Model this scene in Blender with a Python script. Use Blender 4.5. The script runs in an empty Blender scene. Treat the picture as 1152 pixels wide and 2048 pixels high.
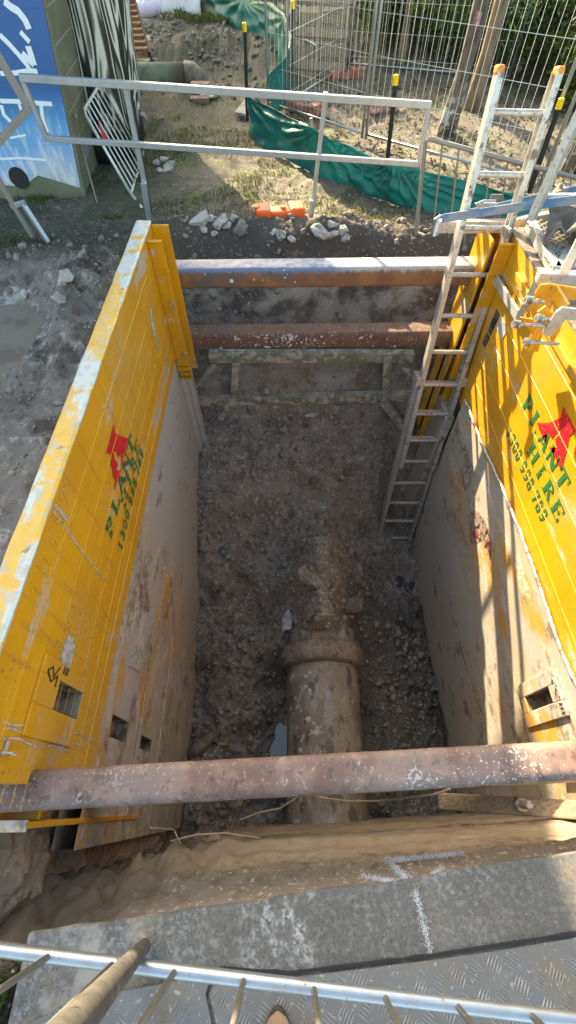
import bpy, bmesh, math, random
import numpy as np
from mathutils import Vector, Matrix, noise as mnoise
random.seed(7); rng = np.random.default_rng(7)
sc = bpy.context.scene
C = bpy.data.collections.new("site"); sc.collection.children.link(C)

# ---------------------------------------------------------------- survey helpers (turn a sight line into a point on a real plane)
F = 873.0; TH = math.radians(56.1); PSI = math.radians(0.8); CZ = 1.8
def ray(px, py):
    u = (px-576)/F; v = (1024-py)/F
    x = u; y = math.cos(TH)+v*math.sin(TH); z = -math.sin(TH)+v*math.cos(TH)
    c, s = math.cos(-PSI), math.sin(-PSI)
    return Vector((c*x-s*y, s*x+c*y, z))
def Z(px, py, z=0.0):
    r = ray(px, py); t = (z-CZ)/r.z; return Vector((r.x*t, r.y*t, z))
def X(px, py, x):
    r = ray(px, py); t = x/r.x; return Vector((x, r.y*t, CZ+r.z*t))
def Y(px, py, y):
    r = ray(px, py); t = y/r.y; return Vector((r.x*t, y, CZ+r.z*t))

# ---------------------------------------------------------------- numpy value noise
_perm = rng.random((256, 256))
def vnoise(x, y, seed=0):
    x = x+seed*17.31; y = y+seed*9.77
    xi = np.floor(x).astype(int); yi = np.floor(y).astype(int)
    fx = x-xi; fy = y-yi
    fx = fx*fx*fx*(fx*(fx*6-15)+10); fy = fy*fy*fy*(fy*(fy*6-15)+10)
    a = _perm[xi % 256, yi % 256]; b = _perm[(xi+1) % 256, yi % 256]
    c = _perm[xi % 256, (yi+1) % 256]; d = _perm[(xi+1) % 256, (yi+1) % 256]
    return (a*(1-fx)+b*fx)*(1-fy)+(c*(1-fx)+d*fx)*fy - .5
def fbm(x, y, f, octs, seed=0, gain=.5):
    r = 0; a = 1.0
    for i in range(octs):
        ca, sa = math.cos(i*1.3+.4), math.sin(i*1.3+.4)
        r = r+a*vnoise((x*ca-y*sa)*f, (x*sa+y*ca)*f, seed+i*3); f *= 2.03; a *= gain
    return r
def billow(x, y, f, octs, seed=0, gain=.55):
    r = 0; a = 1.0
    for i in range(octs):
        ca, sa = math.cos(i*1.7+.2), math.sin(i*1.7+.2)
        r = r+a*(1-np.abs(vnoise((x*ca-y*sa)*f, (x*sa+y*ca)*f, seed+i*5))*4)*.5; f *= 2.1; a *= gain
    return r
def sstep(a, b, x):
    t = np.clip((x-a)/(b-a), 0, 1); return t*t*(3-2*t)

# ---------------------------------------------------------------- materials
def M(name, base, rough=.7, metal=0., layers=(), bump=(), spec=.5, alpha_trans=0., coord='pos'):
    m = bpy.data.materials.new(name); m.use_nodes = True
    nt = m.node_tree; N = nt.nodes; L = nt.links
    b = N['Principled BSDF']; b.inputs['Roughness'].default_value = rough
    b.inputs['Metallic'].default_value = metal
    b.inputs['Specular IOR Level'].default_value = spec
    if coord == 'pos':
        g = N.new('ShaderNodeNewGeometry'); P = g.outputs['Position']
    else:
        g = N.new('ShaderNodeTexCoord'); P = g.outputs['Object']
    def noise(scale, detail=5, stretch=(1, 1, 1), rot=(0, 0, 0), dist=0., rough=.6):
        mp = N.new('ShaderNodeMapping'); mp.inputs['Scale'].default_value = stretch; mp.inputs['Rotation'].default_value = rot
        L.new(P, mp.inputs['Vector'])
        n = N.new('ShaderNodeTexNoise'); n.inputs['Scale'].default_value = scale; n.inputs['Detail'].default_value = detail
        n.inputs['Distortion'].default_value = dist; n.inputs['Roughness'].default_value = rough
        L.new(mp.outputs[0], n.inputs['Vector']); return n.outputs['Fac']
    def ramp(v, lo, hi):
        r = N.new('ShaderNodeMapRange'); r.inputs[1].default_value = lo; r.inputs[2].default_value = hi; r.interpolation_type = 'SMOOTHSTEP'
        L.new(v, r.inputs[0]); return r.outputs[0]
    def mul(a, b_):
        q = N.new('ShaderNodeMath'); q.operation = 'MULTIPLY'; L.new(a, q.inputs[0])
        if isinstance(b_, (int, float)): q.inputs[1].default_value = b_
        else: L.new(b_, q.inputs[1])
        return q.outputs[0]
    def vor(scale, rand=1., stretch=(1, 1, 1)):
        mp = N.new('ShaderNodeMapping'); mp.inputs['Scale'].default_value = stretch; L.new(P, mp.inputs['Vector'])
        n = N.new('ShaderNodeTexVoronoi'); n.inputs['Scale'].default_value = scale; n.inputs['Randomness'].default_value = rand
        L.new(mp.outputs[0], n.inputs['Vector']); return n.outputs['Distance']
    def axis(ax):
        s = N.new('ShaderNodeSeparateXYZ'); L.new(P, s.inputs[0]); return s.outputs['XYZ'.index(ax)]
    def warp_axis(ax, sc_, amt, stretch=(1, 1, 1)):
        n = noise(sc_, 4, stretch); q = N.new('ShaderNodeMath'); q.operation = 'MULTIPLY_ADD'
        L.new(n, q.inputs[0]); q.inputs[1].default_value = amt; L.new(axis(ax), q.inputs[2]); return q.outputs[0]
    env = dict(noise=noise, ramp=ramp, mul=mul, vor=vor, axis=axis, warp=warp_axis)
    col = None; rg = None
    def mix(a, bcol, fac):
        x = N.new('ShaderNodeMix'); x.data_type = 'RGBA'; L.new(fac, x.inputs['Factor'])
        if isinstance(a, tuple): x.inputs['A'].default_value = (*a, 1)
        else: L.new(a, x.inputs['A'])
        x.inputs['B'].default_value = (*bcol, 1); return x.outputs['Result']
    cur = tuple(base); curr = None
    for lay in layers:
        fn, c2 = lay[0], lay[1]
        fac = fn(env)
        cur = mix(cur, c2, fac)
        if len(lay) > 2:
            x = N.new('ShaderNodeMix'); x.data_type = 'FLOAT'; L.new(fac, x.inputs['Factor'])
            if curr is None: x.inputs['A'].default_value = rough
            else: L.new(curr, x.inputs['A'])
            x.inputs['B'].default_value = lay[2]; curr = x.outputs['Result']
    if isinstance(cur, tuple): b.inputs['Base Color'].default_value = (*cur, 1)
    else: L.new(cur, b.inputs['Base Color'])
    if curr is not None: L.new(curr, b.inputs['Roughness'])
    nrm = None
    for (fn, st, dist) in bump:
        bp = N.new('ShaderNodeBump'); bp.inputs['Strength'].default_value = st; bp.inputs['Distance'].default_value = dist
        L.new(fn(env), bp.inputs['Height'])
        if nrm: L.new(nrm, bp.inputs['Normal'])
        nrm = bp.outputs[0]
    if nrm: L.new(nrm, b.inputs['Normal'])
    if alpha_trans > 0:
        t = N.new('ShaderNodeBsdfTranslucent'); ms = N.new('ShaderNodeMixShader'); ms.inputs[0].default_value = alpha_trans
        if isinstance(cur, tuple): t.inputs[0].default_value = (*cur, 1)
        else: L.new(cur, t.inputs[0])
        L.new(b.outputs[0], ms.inputs[1]); L.new(t.outputs[0], ms.inputs[2]); L.new(ms.outputs[0], N['Material Output'].inputs[0])
    return m

n_ = lambda s, lo, hi, d=5, st=(1, 1, 1), rot=(0, 0, 0), di=0.: (lambda e: e['ramp'](e['noise'](s, d, st, rot, di), lo, hi))
dots = lambda s, lo, hi: (lambda e: e['ramp'](e['vor'](s), hi, lo))
ax_ = lambda a, lo, hi: (lambda e: e['ramp'](e['axis'](a), lo, hi))
wax = lambda a, lo, hi, s, amt, st=(1, 1, 1): (lambda e: e['ramp'](e['warp'](a, s, amt, st), lo, hi))
def both(*f):
    def g(e):
        r = f[0](e)
        for q in f[1:]: r = e['mul'](r, q(e))
        return r
    return g
amt = lambda f, k: (lambda e: e['mul'](f(e), k))
raw = lambda s, d=6, st=(1, 1, 1): (lambda e: e['noise'](s, d, st))
rawv = lambda s: (lambda e: e['vor'](s))

YEL = (.64, .31, .014)
mt = {}
soilb = [(raw(14, 8), .7, .03), (raw(70, 6), .7, .008), (rawv(45), .35, .01)]
mt['soil'] = M('soil', (.135, .118, .1), .9, layers=[
    (n_(1.3, .4, .65), (.105, .088, .072)),
    (n_(5, .5, .66, 8), (.2, .182, .158)),
    (n_(22, .52, .68, 8), (.26, .24, .215)),
    (n_(9, .3, .42, 6), (.07, .058, .048)),
    # dry sandy, leaf littered top soil beyond the trench
    (both(wax('Y', 4.2, 4.7, 2, .5), n_(2.2, .35, .55)), (.175, .145, .11)),
    (both(wax('Y', 4.5, 5.1, 2, .7), n_(1.7, .5, .62, 7)), (.09, .105, .045)),
    (both(wax('Y', 4.2, 4.6, 2, .5), n_(30, .56, .66)), (.26, .22, .165)),
    (both(wax('Y', 3.6, 4.2, 2, .5), wax('X', -.3, -1.1, 2, .5), n_(2.2, .38, .5, 7)), (.06, .066, .04)),
    # wet grey clay by the panel on the left
    (both(wax('X', -.9, -1.2, 3, .3), wax('Y', 4.0, 3.6, 3, .3), n_(3, .35, .5)), (.175, .158, .138), .65),
    (both(wax('X', -.9, -1.2, 3, .3), wax('Y', 3.8, 3.5, 3, .3), n_(6, .55, .66, 7)), (.36, .345, .32), .7),
    # brown deep soil, dark wet floor at the right of the pipe
    (ax_('Z', -.3, -1.0), (.225, .202, .18)),  # paler colour painted in with depth to offset weak light in the pit
    (both(ax_('Z', -.3, -1.0), n_(2.5, .45, .62, 7)), (.165, .138, .118)),
    (both(ax_('Z', -.3, -1.0), n_(18, .52, .68, 8)), (.36, .335, .305)),
    (both(ax_('Z', -.3, -1.0), n_(7, .44, .36, 7)), (.12, .095, .08)),
    (both(ax_('Z', -1.9, -2.4), wax('X', .45, .8, 3, .3), wax('Y', 2.3, 1.8, 2, .3)), (.1, .094, .088), .5),
    (both(wax('Y', 3.45, 3.7, 5, .1), ax_('Z', -.1, -.35), n_(4, .38, .6, 7, (1, 1, 1.3))), (.3, .28, .255)),
    (both(wax('Y', 3.5, 3.7, 5, .1), wax('Z', -.95, -1.15, 5, .1), n_(3, .4, .6, 6, (1, 1, 1.6))), (.19, .14, .095)),
    (dots(26, .1, .16), (.4, .38, .35)),
    ], bump=soilb)
def yellow(name, wear, mud):
    ly = [(n_(2.2, .45, .62, 6), (.58, .27, .012)),
          (amt(n_(22, .55, .68, 6, (1, 1.2, .1)), .55), (.42, .2, .03), .5), (amt(n_(1.3, .45, .7, 8), .35), (.45, .3, .1), .6), (both(n_(3, .55, .62, 6), n_(70, .6, .66, 4)), (.2, .12, .06), .8),
          (both(n_(2.6, .56, .66, 8, (1, .5, 1)), n_(16, .45, .6, 6)), (.42, .33, .2), .7),
          (both(n_(5, .6, .66, 8, (1, .25, 1.2), (0.6, 0, 0)), n_(60, .42, .5)), (.42, .38, .33), .7),
          (n_(90, .705, .73, 3), (.5, .47, .42))]
    if wear: ly.append((both(n_(6, .5, .58, 9, (1, .6, 1)),), (.5, .52, .5), .55))
    if mud: ly += [(n_(1.6, .33, .5, 9, (1, .5, 1)), (.27, .22, .165), .75), (n_(3.2, .5, .62, 9, (1, .4, 1)), (.34, .31, .27), .7)]
    return M(name, YEL, .38, layers=ly, bump=[(raw(5, 5), .15, .02), (raw(60, 4), .1, .002)])
mt['yellow'] = yellow('yellow_paint', 0, 0)
mt['yellow_edge'] = M('worn_edge', (.66, .4, .06), .5, layers=[(n_(5, .49, .55, 9, (1, .45, 1)), (.46, .53, .52), .45), (n_(12, .54, .6, 8), (.62, .36, .05)), (amt(n_(26, .52, .62, 6), .7), (.38, .38, .35)), (n_(30, .58, .64, 6), (.45, .42, .36)), (n_(14, .66, .7, 6), (.25, .2, .15))], bump=[(raw(20), .3, .004)])
def lowerm(name, side):
    wet = wax('X', 9, 10, 1, 1)
    ly = [(n_(2.0, .46, .58, 8, (1, .5, 1.)), (.4, .375, .345), .7),
          (n_(3.3, .5, .6, 9, (1, .35, 1.)), (.56, .3, .06), .5),
          (both(n_(5, .52, .6, 9, (1, .3, 1.)), n_(24, .42, .55)), (.2, .165, .13), .75),
          (both(n_(8, .52, .6, 8, (1, .3, 1.), (.6, 0, 0)), n_(40, .45, .5)), (.55, .5, .43), .65)]
    if side > 0:
        ly += [(both(wax('Z', -.95, -1.7, 3, .3, (1, .5, 1)), wax('Y', .6, 1.4, 3, .5)), (.4, .375, .345), .6),
               (both(wax('Z', -1.9, -2.2, 3, .3), n_(2, .2, .3)), (.42, .38, .33), .6),
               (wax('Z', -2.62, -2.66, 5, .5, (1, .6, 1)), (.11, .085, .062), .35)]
    else:
        ly += [(amt(wax('Z', -1.0, -1.7, 3, .5, (1, .5, 1)), .85), (.37, .345, .31), .6), (both(n_(6, .53, .64, 9, (1, .55, 1), (.6, 0, 0)), wax('Y', 1.6, 1.2, 3, .3)), (.27, .22, .17), .7), (both(n_(13, .55, .62, 7, (1, .6, 1), (.5, 0, 0)), wax('Y', 1.5, 1.0, 3, .3)), (.5, .46, .4), .7),
               (wax('Y', 1.5, 1.9, 3, .3), (.4, .385, .365), .6),
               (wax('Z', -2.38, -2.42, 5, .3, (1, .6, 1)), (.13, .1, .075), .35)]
    return M(name, (.42, .35, .26), .65, layers=ly+[(amt(n_(5, .45, .62, 9, (1, .8, 1)), .5), (.4, .375, .345)), (both(n_(11, .54, .62, 8, (1, .6, 1), (.6, 0, 0)), n_(3, .5, .6)), (.22, .17, .13))], bump=[(raw(12, 6), .3, .008), (raw(90, 4), .2, .002)])
mt['lower_l'] = lowerm('muddy_plate_left', -1); mt['lower_r'] = lowerm('muddy_plate_right', 1)
mt['lip'] = M('lip', (.42, .41, .4), .45, .3, layers=[(n_(30, .5, .6, 6), (.2, .17, .14)), (n_(12, .58, .63), (.6, .6, .58))], bump=[(raw(40), .5, .008)])
mt['rust'] = M('rust', (.125, .07, .052), .75, layers=[
    (n_(9, .42, .6, 8), (.17, .095, .07)), (n_(3, .5, .66, 6), (.13, .085, .07)),
    (n_(45, .6, .68, 4), (.34, .26, .22)), (both(n_(3.5, .5, .62, 3), n_(90, .66, .69, 2)), (.62, .6, .57))],
    bump=[(raw(30), .4, .004), (raw(120), .4, .001)])
mt['rust_near'] = M('rust_near', (.15, .088, .07), .6, layers=[
    (n_(7, .42, .6, 8), (.2, .122, .1)), (n_(4, .45, .62, 6), (.15, .1, .09)), (amt(n_(14, .5, .62, 8), .6), (.26, .165, .13)), (n_(24, .58, .64, 6), (.09, .06, .05)), (amt(n_(80, .6, .7, 4, (1, .7, 1)), .7), (.42, .37, .34)), (amt(n_(5, .45, .6, 8, (1, .3, 1)), .22), (.4, .33, .31)),
    (amt(both(n_(4.0, .58, .7, 6), n_(90, .5, .62, 6)), .6), (.6, .58, .57)), (both(n_(2.2, .5, .6), n_(120, .64, .67, 2)), (.7, .69, .67))],
    bump=[(raw(30), .35, .004), (raw(160), .4, .001)])
mt['rust_blue'] = M('rust_blue', (.2, .09, .05), .6, layers=[
    (n_(9, .42, .6, 8), (.28, .13, .06)), (n_(3, .5, .66, 6), (.12, .1, .09)),
    (both(wax('Z', .15, .18, 30, .08, (1, 1, .1)), wax('X', .2, .6, 4, .3)), (.36, .35, .34), .45),
    (both(wax('Z', .15, .165, 30, .08, (1, 1, .1)), wax('X', .75, .45, 4, .3)), (.12, .17, .28), .4),
    (amt(both(ax_('Z', .14, .15), n_(14, .42, .6)), .6), (.42, .42, .44), .4)],
    bump=[(raw(30), .3, .004)])
mt['splat'] = M('concrete_splash', (.62, .6, .56), .8)
mt['galv'] = M('galvanised_steel', (.42, .48, .54), .38, .75, layers=[(n_(18, .45, .6), (.4, .43, .46)), (n_(60, .66, .7), (.3, .2, .12), .7)])
mt['galv_dull'] = M('galvanised_dull', (.26, .25, .23), .55, .35, layers=[(n_(18, .45, .6), (.25, .24, .22)), (n_(40, .6, .66), (.38, .33, .26), .8)])
mt['post'] = M('muddy_post', (.085, .08, .072), .75, .1, layers=[(n_(12, .45, .6, 8), (.12, .112, .1)), (n_(40, .55, .62), (.05, .045, .04)), (n_(7, .58, .64, 6), (.2, .195, .185))], bump=[(raw(30), .4, .003)])  # muddy tube, its base colour darkened to stand in for shade
mt['wire'] = M('fence_wire', (.62, .66, .64), .4, .5)
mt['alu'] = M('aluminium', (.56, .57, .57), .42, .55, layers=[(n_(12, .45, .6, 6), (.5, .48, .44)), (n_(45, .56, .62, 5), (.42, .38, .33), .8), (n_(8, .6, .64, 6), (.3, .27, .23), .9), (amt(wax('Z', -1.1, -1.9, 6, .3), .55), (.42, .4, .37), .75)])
mt['teal'] = M('teal_tarp', (.0, .23, .2), .55, layers=[(n_(5, .4, .62), (.005, .16, .145)), (n_(30, .62, .7), (.15, .3, .27))], alpha_trans=.25, bump=[(raw(9, 3), .4, .03)])
mt['black'] = M('black_steel', (.012, .012, .013), .5)
mt['capy'] = M('yellow_cap', (.85, .55, .01), .4)
mt['wood'] = M('weathered_wood', (.33, .26, .18), .8, layers=[(n_(12, .45, .6, 6, (1, 8, 8)), (.22, .17, .12))], bump=[(raw(30), .4, .004)])
mt['wood_pale'] = M('pale_wood', (.46, .38, .28), .8, layers=[(n_(10, .45, .6, 6), (.3, .24, .18))])
mt['wood_red'] = M('stained_wood', (.14, .065, .035), .75, layers=[(n_(10, .45, .6, 6), (.2, .1, .06))])
mt['wood_dark'] = M('dark_wood', (.045, .025, .018), .75)
mt['shore'] = M('muddy_green_steel', (.33, .31, .27), .8, layers=[(n_(6, .42, .55, 8), (.2, .22, .15)), (n_(14, .5, .6, 7), (.48, .45, .4)), (n_(4, .6, .66, 6), (.17, .12, .085))], bump=[(raw(25), .6, .008)])
mt['orange'] = M('orange_plastic', (.85, .12, .015), .45, layers=[(n_(25, .62, .68), (.5, .3, .2))])
mt['orange_cap'] = M('orange_cap', (.8, .26, .04), .45)
mt['footred'] = M('faded_red_block', (.34, .1, .07), .7, layers=[(n_(12, .45, .62, 6), (.42, .2, .16))], bump=[(raw(40), .3, .004)])
mt['footpink'] = M('pink_block', (.45, .2, .17), .7, layers=[(n_(20, .52, .6, 6), (.6, .58, .56)), (n_(9, .6, .66), (.2, .35, .5))])
mt['pipe'] = M('muddy_pipe', (.19, .165, .14), .5, layers=[(n_(4, .42, .6, 9), (.25, .215, .18), .6), (amt(n_(5, .52, .66, 9, (1, .4, 1), (0, 0, .6)), .7), (.36, .35, .35), .45), (n_(9, .53, .6, 9, (1, .5, 1), (0, 0, .6)), (.1, .09, .085), .35), (both(n_(14, .55, .62, 8), n_(3, .5, .6)), (.5, .49, .48), .5), (n_(45, .6, .68, 4), (.12, .1, .08))], bump=[(raw(10, 8), .6, .02), (raw(60), .4, .004)])
mt['mud'] = M('mud', (.175, .14, .11), .6, layers=[(n_(8, .4, .6, 8), (.24, .2, .16)), (n_(20, .55, .65), (.11, .085, .065))], bump=[(raw(14, 8), .8, .02), (raw(60), .5, .005)])
mt['clayface'] = M('clay_face', (.235, .195, .15), .62, layers=[
    (n_(3.0, .42, .6, 7, (.6, 1, 1.6)), (.2, .155, .11)), (n_(5, .55, .68, 8, (.4, 1, 1.8)), (.31, .275, .225)),
    (n_(30, .55, .68, 6), (.2, .165, .125)),
    (wax('Z', -.2, -.03, 6, .1, (.5, 1, 1)), (.2, .175, .145), .9), (both(wax('Z', -.35, -.15, 6, .1), n_(22, .5, .62, 8)), (.16, .13, .1), .9),
    (both(wax('Z', -.3, -.1, 6, .1), n_(50, .58, .66, 4)), (.42, .39, .34), .9),
    (wax('X', -.1, -.5, 4, .4), (.13, .105, .083), .9)],  # clay colour darkened at the left, painting in the shade of the recess
    bump=[(raw(9, 8), .5, .02), (raw(60), .5, .006)])
mt['rocksoil'] = M('rocky_soil', (.3, .25, .2), .9, layers=[(n_(10, .45, .6, 8), (.38, .33, .27)), (n_(5, .54, .64, 6), (.17, .11, .075)), (n_(30, .6, .68), (.45, .42, .37))], bump=[(raw(14, 8), .9, .03), (rawv(20), .6, .03), (raw(60), .5, .006)])
mt['concrete'] = M('concrete', (.12, .12, .118), .85, layers=[
    (n_(3, .4, .62, 7), (.165, .162, .158)), (amt(n_(52, .47, .62, 8), .85), (.27, .265, .255)), (amt(n_(1.7, .45, .6, 8), .6), (.09, .085, .078)), (both(n_(6, .55, .62, 8), n_(30, .4, .6)), (.17, .14, .11)), (amt(n_(110, .54, .64, 4), .8), (.07, .066, .06)), (amt(n_(14, .5, .7, 8), .5), (.1, .095, .085)),
    (both(dots(70, .06, .12), n_(20, .5, .55)), (.5, .49, .46)),
    (amt(both(wax('X', .16, .09, 8, .12), wax('X', -.12, -.05, 8, .1), n_(16, .44, .62, 9, (1, .75, 1)), n_(70, .4, .6, 5)), .75), (.46, .47, .48)),
    (both(wax('X', -.3, -.5, 8, .1), n_(9, .45, .6, 8)), (.3, .28, .25)),],
    bump=[(raw(60, 6), .5, .004), (raw(12), .3, .01)])
mt['concrete_stain'] = M('splashed_concrete', (.2, .205, .21), .85)
mt['lime'] = M('lime_mark', (.46, .48, .5), .9, layers=[(n_(60, .5, .6, 6), (.3, .3, .31))])
mt['plate'] = M('checker_steel', (.17, .172, .175), .55, .3, layers=[(n_(20, .45, .6, 6), (.21, .2, .188), .65), (amt(n_(3.5, .48, .6, 8), .7), (.2, .17, .135), .85), (n_(5, .5, .6, 6), (.17, .165, .16), .6), (n_(70, .6, .68, 3), (.4, .38, .35), .8)], bump=[(raw(50), .2, .002)])
mt['tread'] = M('worn_tread', (.33, .335, .345), .42, .5, layers=[(amt(n_(3.5, .48, .6, 8), .8), (.21, .18, .145), .8), (n_(9, .45, .6, 6), (.28, .28, .28), .6)])
mt['path'] = M('path_concrete', (.3, .285, .26), .85, layers=[(n_(4, .45, .6), (.24, .225, .2))])
mt['stone'] = M('pale_stone', (.4, .385, .36), .85, layers=[(n_(12, .45, .6, 7), (.27, .25, .225)), (n_(40, .58, .66), (.52, .5, .47))], bump=[(raw(25), .6, .01)], )
mt['stone_dark'] = M('dark_clod', (.12, .105, .09), .9, layers=[(n_(12, .45, .6, 7), (.19, .17, .15))], bump=[(raw(25), .8, .012)])
mt['pebble'] = M('pebbles', (.27, .25, .225), .8, layers=[(n_(3, .5, .52, 0), (.15, .13, .115)), (n_(7, .58, .6, 0), (.48, .46, .43))])
mt['clod'] = M('clods', (.19, .162, .138), .9, layers=[(n_(9, .45, .6, 2), (.28, .245, .21))], bump=[(raw(50), .6, .006)])
mt['grass'] = M('grass_blades', (.08, .11, .03), .6, layers=[(n_(6, .45, .6), (.18, .17, .075)), (n_(20, .55, .62), (.07, .1, .03))], alpha_trans=.35)
mt['leaf'] = M('leaf_green', (.065, .12, .03), .5, layers=[(n_(2.0, .5, .62), (.16, .2, .035)), (n_(12, .52, .6), (.04, .075, .02))], alpha_trans=.45)
mt['leaf2'] = M('leaf_light', (.14, .17, .03), .5, layers=[(n_(9, .45, .6), (.05, .09, .02))], alpha_trans=.5)
mt['litter'] = M('leaf_litter', (.19, .14, .09), .8, layers=[(n_(9, .45, .55), (.16, .11, .07))])
mt['bark'] = M('bark', (.15, .12, .1), .9, layers=[(n_(7, .45, .6, 8, (2, 2, .5)), (.07, .055, .045)), (both(wax('Z', .8, .4, 3, .3), n_(9, .5, .56, 6)), (.4, .42, .42))], bump=[(raw(20, 8, (2, 2, .4)), .9, .03)])
mt['bark_tan'] = M('bark_tan', (.26, .19, .13), .9, layers=[(n_(7, .45, .6, 8, (2, 2, .4)), (.16, .11, .08))], bump=[(raw(20, 8, (2, 2, .4)), .9, .03)])
mt['bluestrap'] = M('blue_strap', (.1, .2, .38), .7, layers=[(n_(9, .42, .58, 6), (.26, .3, .37))])
mt['tarp'] = M('grey_cloth', (.15, .13, .11), .85, bump=[(raw(8, 5), .7, .03)])
mt['white_sheet'] = M('white_sheet', (.55, .57, .62), .6, bump=[(raw(5), .4, .03)])
mt['lilac'] = M('lilac_bag', (.62, .55, .72), .6)
mt['bolt'] = M('bolt_steel', (.42, .4, .38), .45, .6, layers=[(n_(40, .5, .6), (.25, .2, .16))])
mt['redpaint'] = M('red_paint', (.58, .012, .025), .42, layers=[(n_(70, .62, .66, 4), (.7, .25, .05))])
mt['greenpaint'] = M('green_paint', (.015, .14, .045), .5)
mt['redfaded'] = M('faded_red_paint', (.3, .06, .07), .6, layers=[(n_(20, .45, .55, 8, (1, .3, 1)), (.3, .26, .22))])
mt['water'] = M('water', (.05, .06, .07), .03, spec=.9)
mt['bluewater'] = M('blue_water', (.03, .045, .06), .2)
mt['muddywater'] = M('muddy_water', (.23, .19, .14), .12, layers=[(n_(4, .45, .6), (.17, .14, .1))])
mt['boot'] = M('boot_leather', (.33, .23, .16), .6, bump=[(raw(60), .3, .002)])
mt['sole'] = M('boot_sole', (.05, .045, .04), .8)
mt['root'] = M('dry_root', (.3, .24, .17), .85)
mt['bluerag'] = M('blue_grey_rag', (.3, .33, .38), .7, layers=[(n_(20, .45, .6), (.18, .18, .19))])
mt['inner'] = M('slot_inside', (.3, .25, .19), .7, layers=[(n_(10, .45, .6), (.1, .08, .06))])
mt['brick'] = M('paver_brick', (.22, .13, .1), .85, layers=[(n_(20, .45, .6), (.28, .2, .16))])
mt['tagmud'] = M('cement_patch', (.45, .43, .4), .8, layers=[(n_(40, .45, .6), (.28, .26, .24))], bump=[(raw(60), .6, .003)])
mt['flag'] = M('red_flag', (.6, .05, .03), .6)

# murals
def mural_blue():
    m = bpy.data.materials.new('mural_blue'); m.use_nodes = True; nt = m.node_tree; N = nt.nodes; L = nt.links; b = N['Principled BSDF']
    b.inputs['Roughness'].default_value = .55
    g = N.new('ShaderNodeNewGeometry'); s = N.new('ShaderNodeSeparateXYZ'); L.new(g.outputs['Position'], s.inputs[0])
    no = N.new('ShaderNodeTexNoise'); no.inputs['Scale'].default_value = 2.2; no.inputs['Detail'].default_value = 5; L.new(g.outputs['Position'], no.inputs[0])
    a = N.new('ShaderNodeMath'); a.operation = 'MULTIPLY_ADD'; a.inputs[1].default_value = .5; L.new(no.outputs[0], a.inputs[0]); L.new(s.outputs[2], a.inputs[2])
    r = N.new('ShaderNodeValToRGB'); L.new(a.outputs[0], r.inputs[0]); e = r.color_ramp.elements
    e[0].position = .12; e[0].color = (.3, .34, .4, 1); e[1].position = .95; e[1].color = (.03, .15, .4, 1)
    for p, c in ((.36, (.45, .53, .62, 1)), (.55, (.2, .42, .72, 1)), (.78, (.08, .34, .64, 1)), (1., (.03, .12, .34, 1))):
        q = e.new(p); q.color = c
    n2 = N.new('ShaderNodeTexNoise'); n2.inputs['Scale'].default_value = 26; n2.inputs['Detail'].default_value = 6
    mp = N.new('ShaderNodeMapping'); mp.inputs['Scale'].default_value = (1, 1, .25); L.new(g.outputs['Position'], mp.inputs[0]); L.new(mp.outputs[0], n2.inputs[0])
    rr = N.new('ShaderNodeMapRange'); rr.inputs[1].default_value = .5; rr.inputs[2].default_value = .62; L.new(n2.outputs[0], rr.inputs[0])
    hz = N.new('ShaderNodeMapRange'); hz.inputs[1].default_value = .7; hz.inputs[2].default_value = .15; L.new(s.outputs[2], hz.inputs[0])
    mm = N.new('ShaderNodeMath'); mm.operation = 'MULTIPLY'; L.new(rr.outputs[0], mm.inputs[0]); L.new(hz.outputs[0], mm.inputs[1])
    x = N.new('ShaderNodeMix'); x.data_type = 'RGBA'; L.new(mm.outputs[0], x.inputs['Factor']); L.new(r.outputs[0], x.inputs['A']); x.inputs['B'].default_value = (.62, .68, .74, 1)
    L.new(x.outputs['Result'], b.inputs['Base Color'])
    return m
mt['mural'] = mural_blue()
mt['block'] = M('olive_block', (.175, .185, .125), .8, layers=[(n_(3, .45, .6), (.14, .15, .1)), (n_(2.3, .6, .66, 5), (.2, .24, .4)), (wax('Z', .1, -.02, 5, .12), (.13, .08, .05))], bump=[(raw(40), .3, .003)])
mt['joint'] = M('mortar_line', (.3, .31, .24), .85)
mt['whitepaint'] = M('white_paint', (.72, .84, .88), .5)
mt['blackpaint'] = M('black_paint', (.02, .02, .022), .5)
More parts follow.
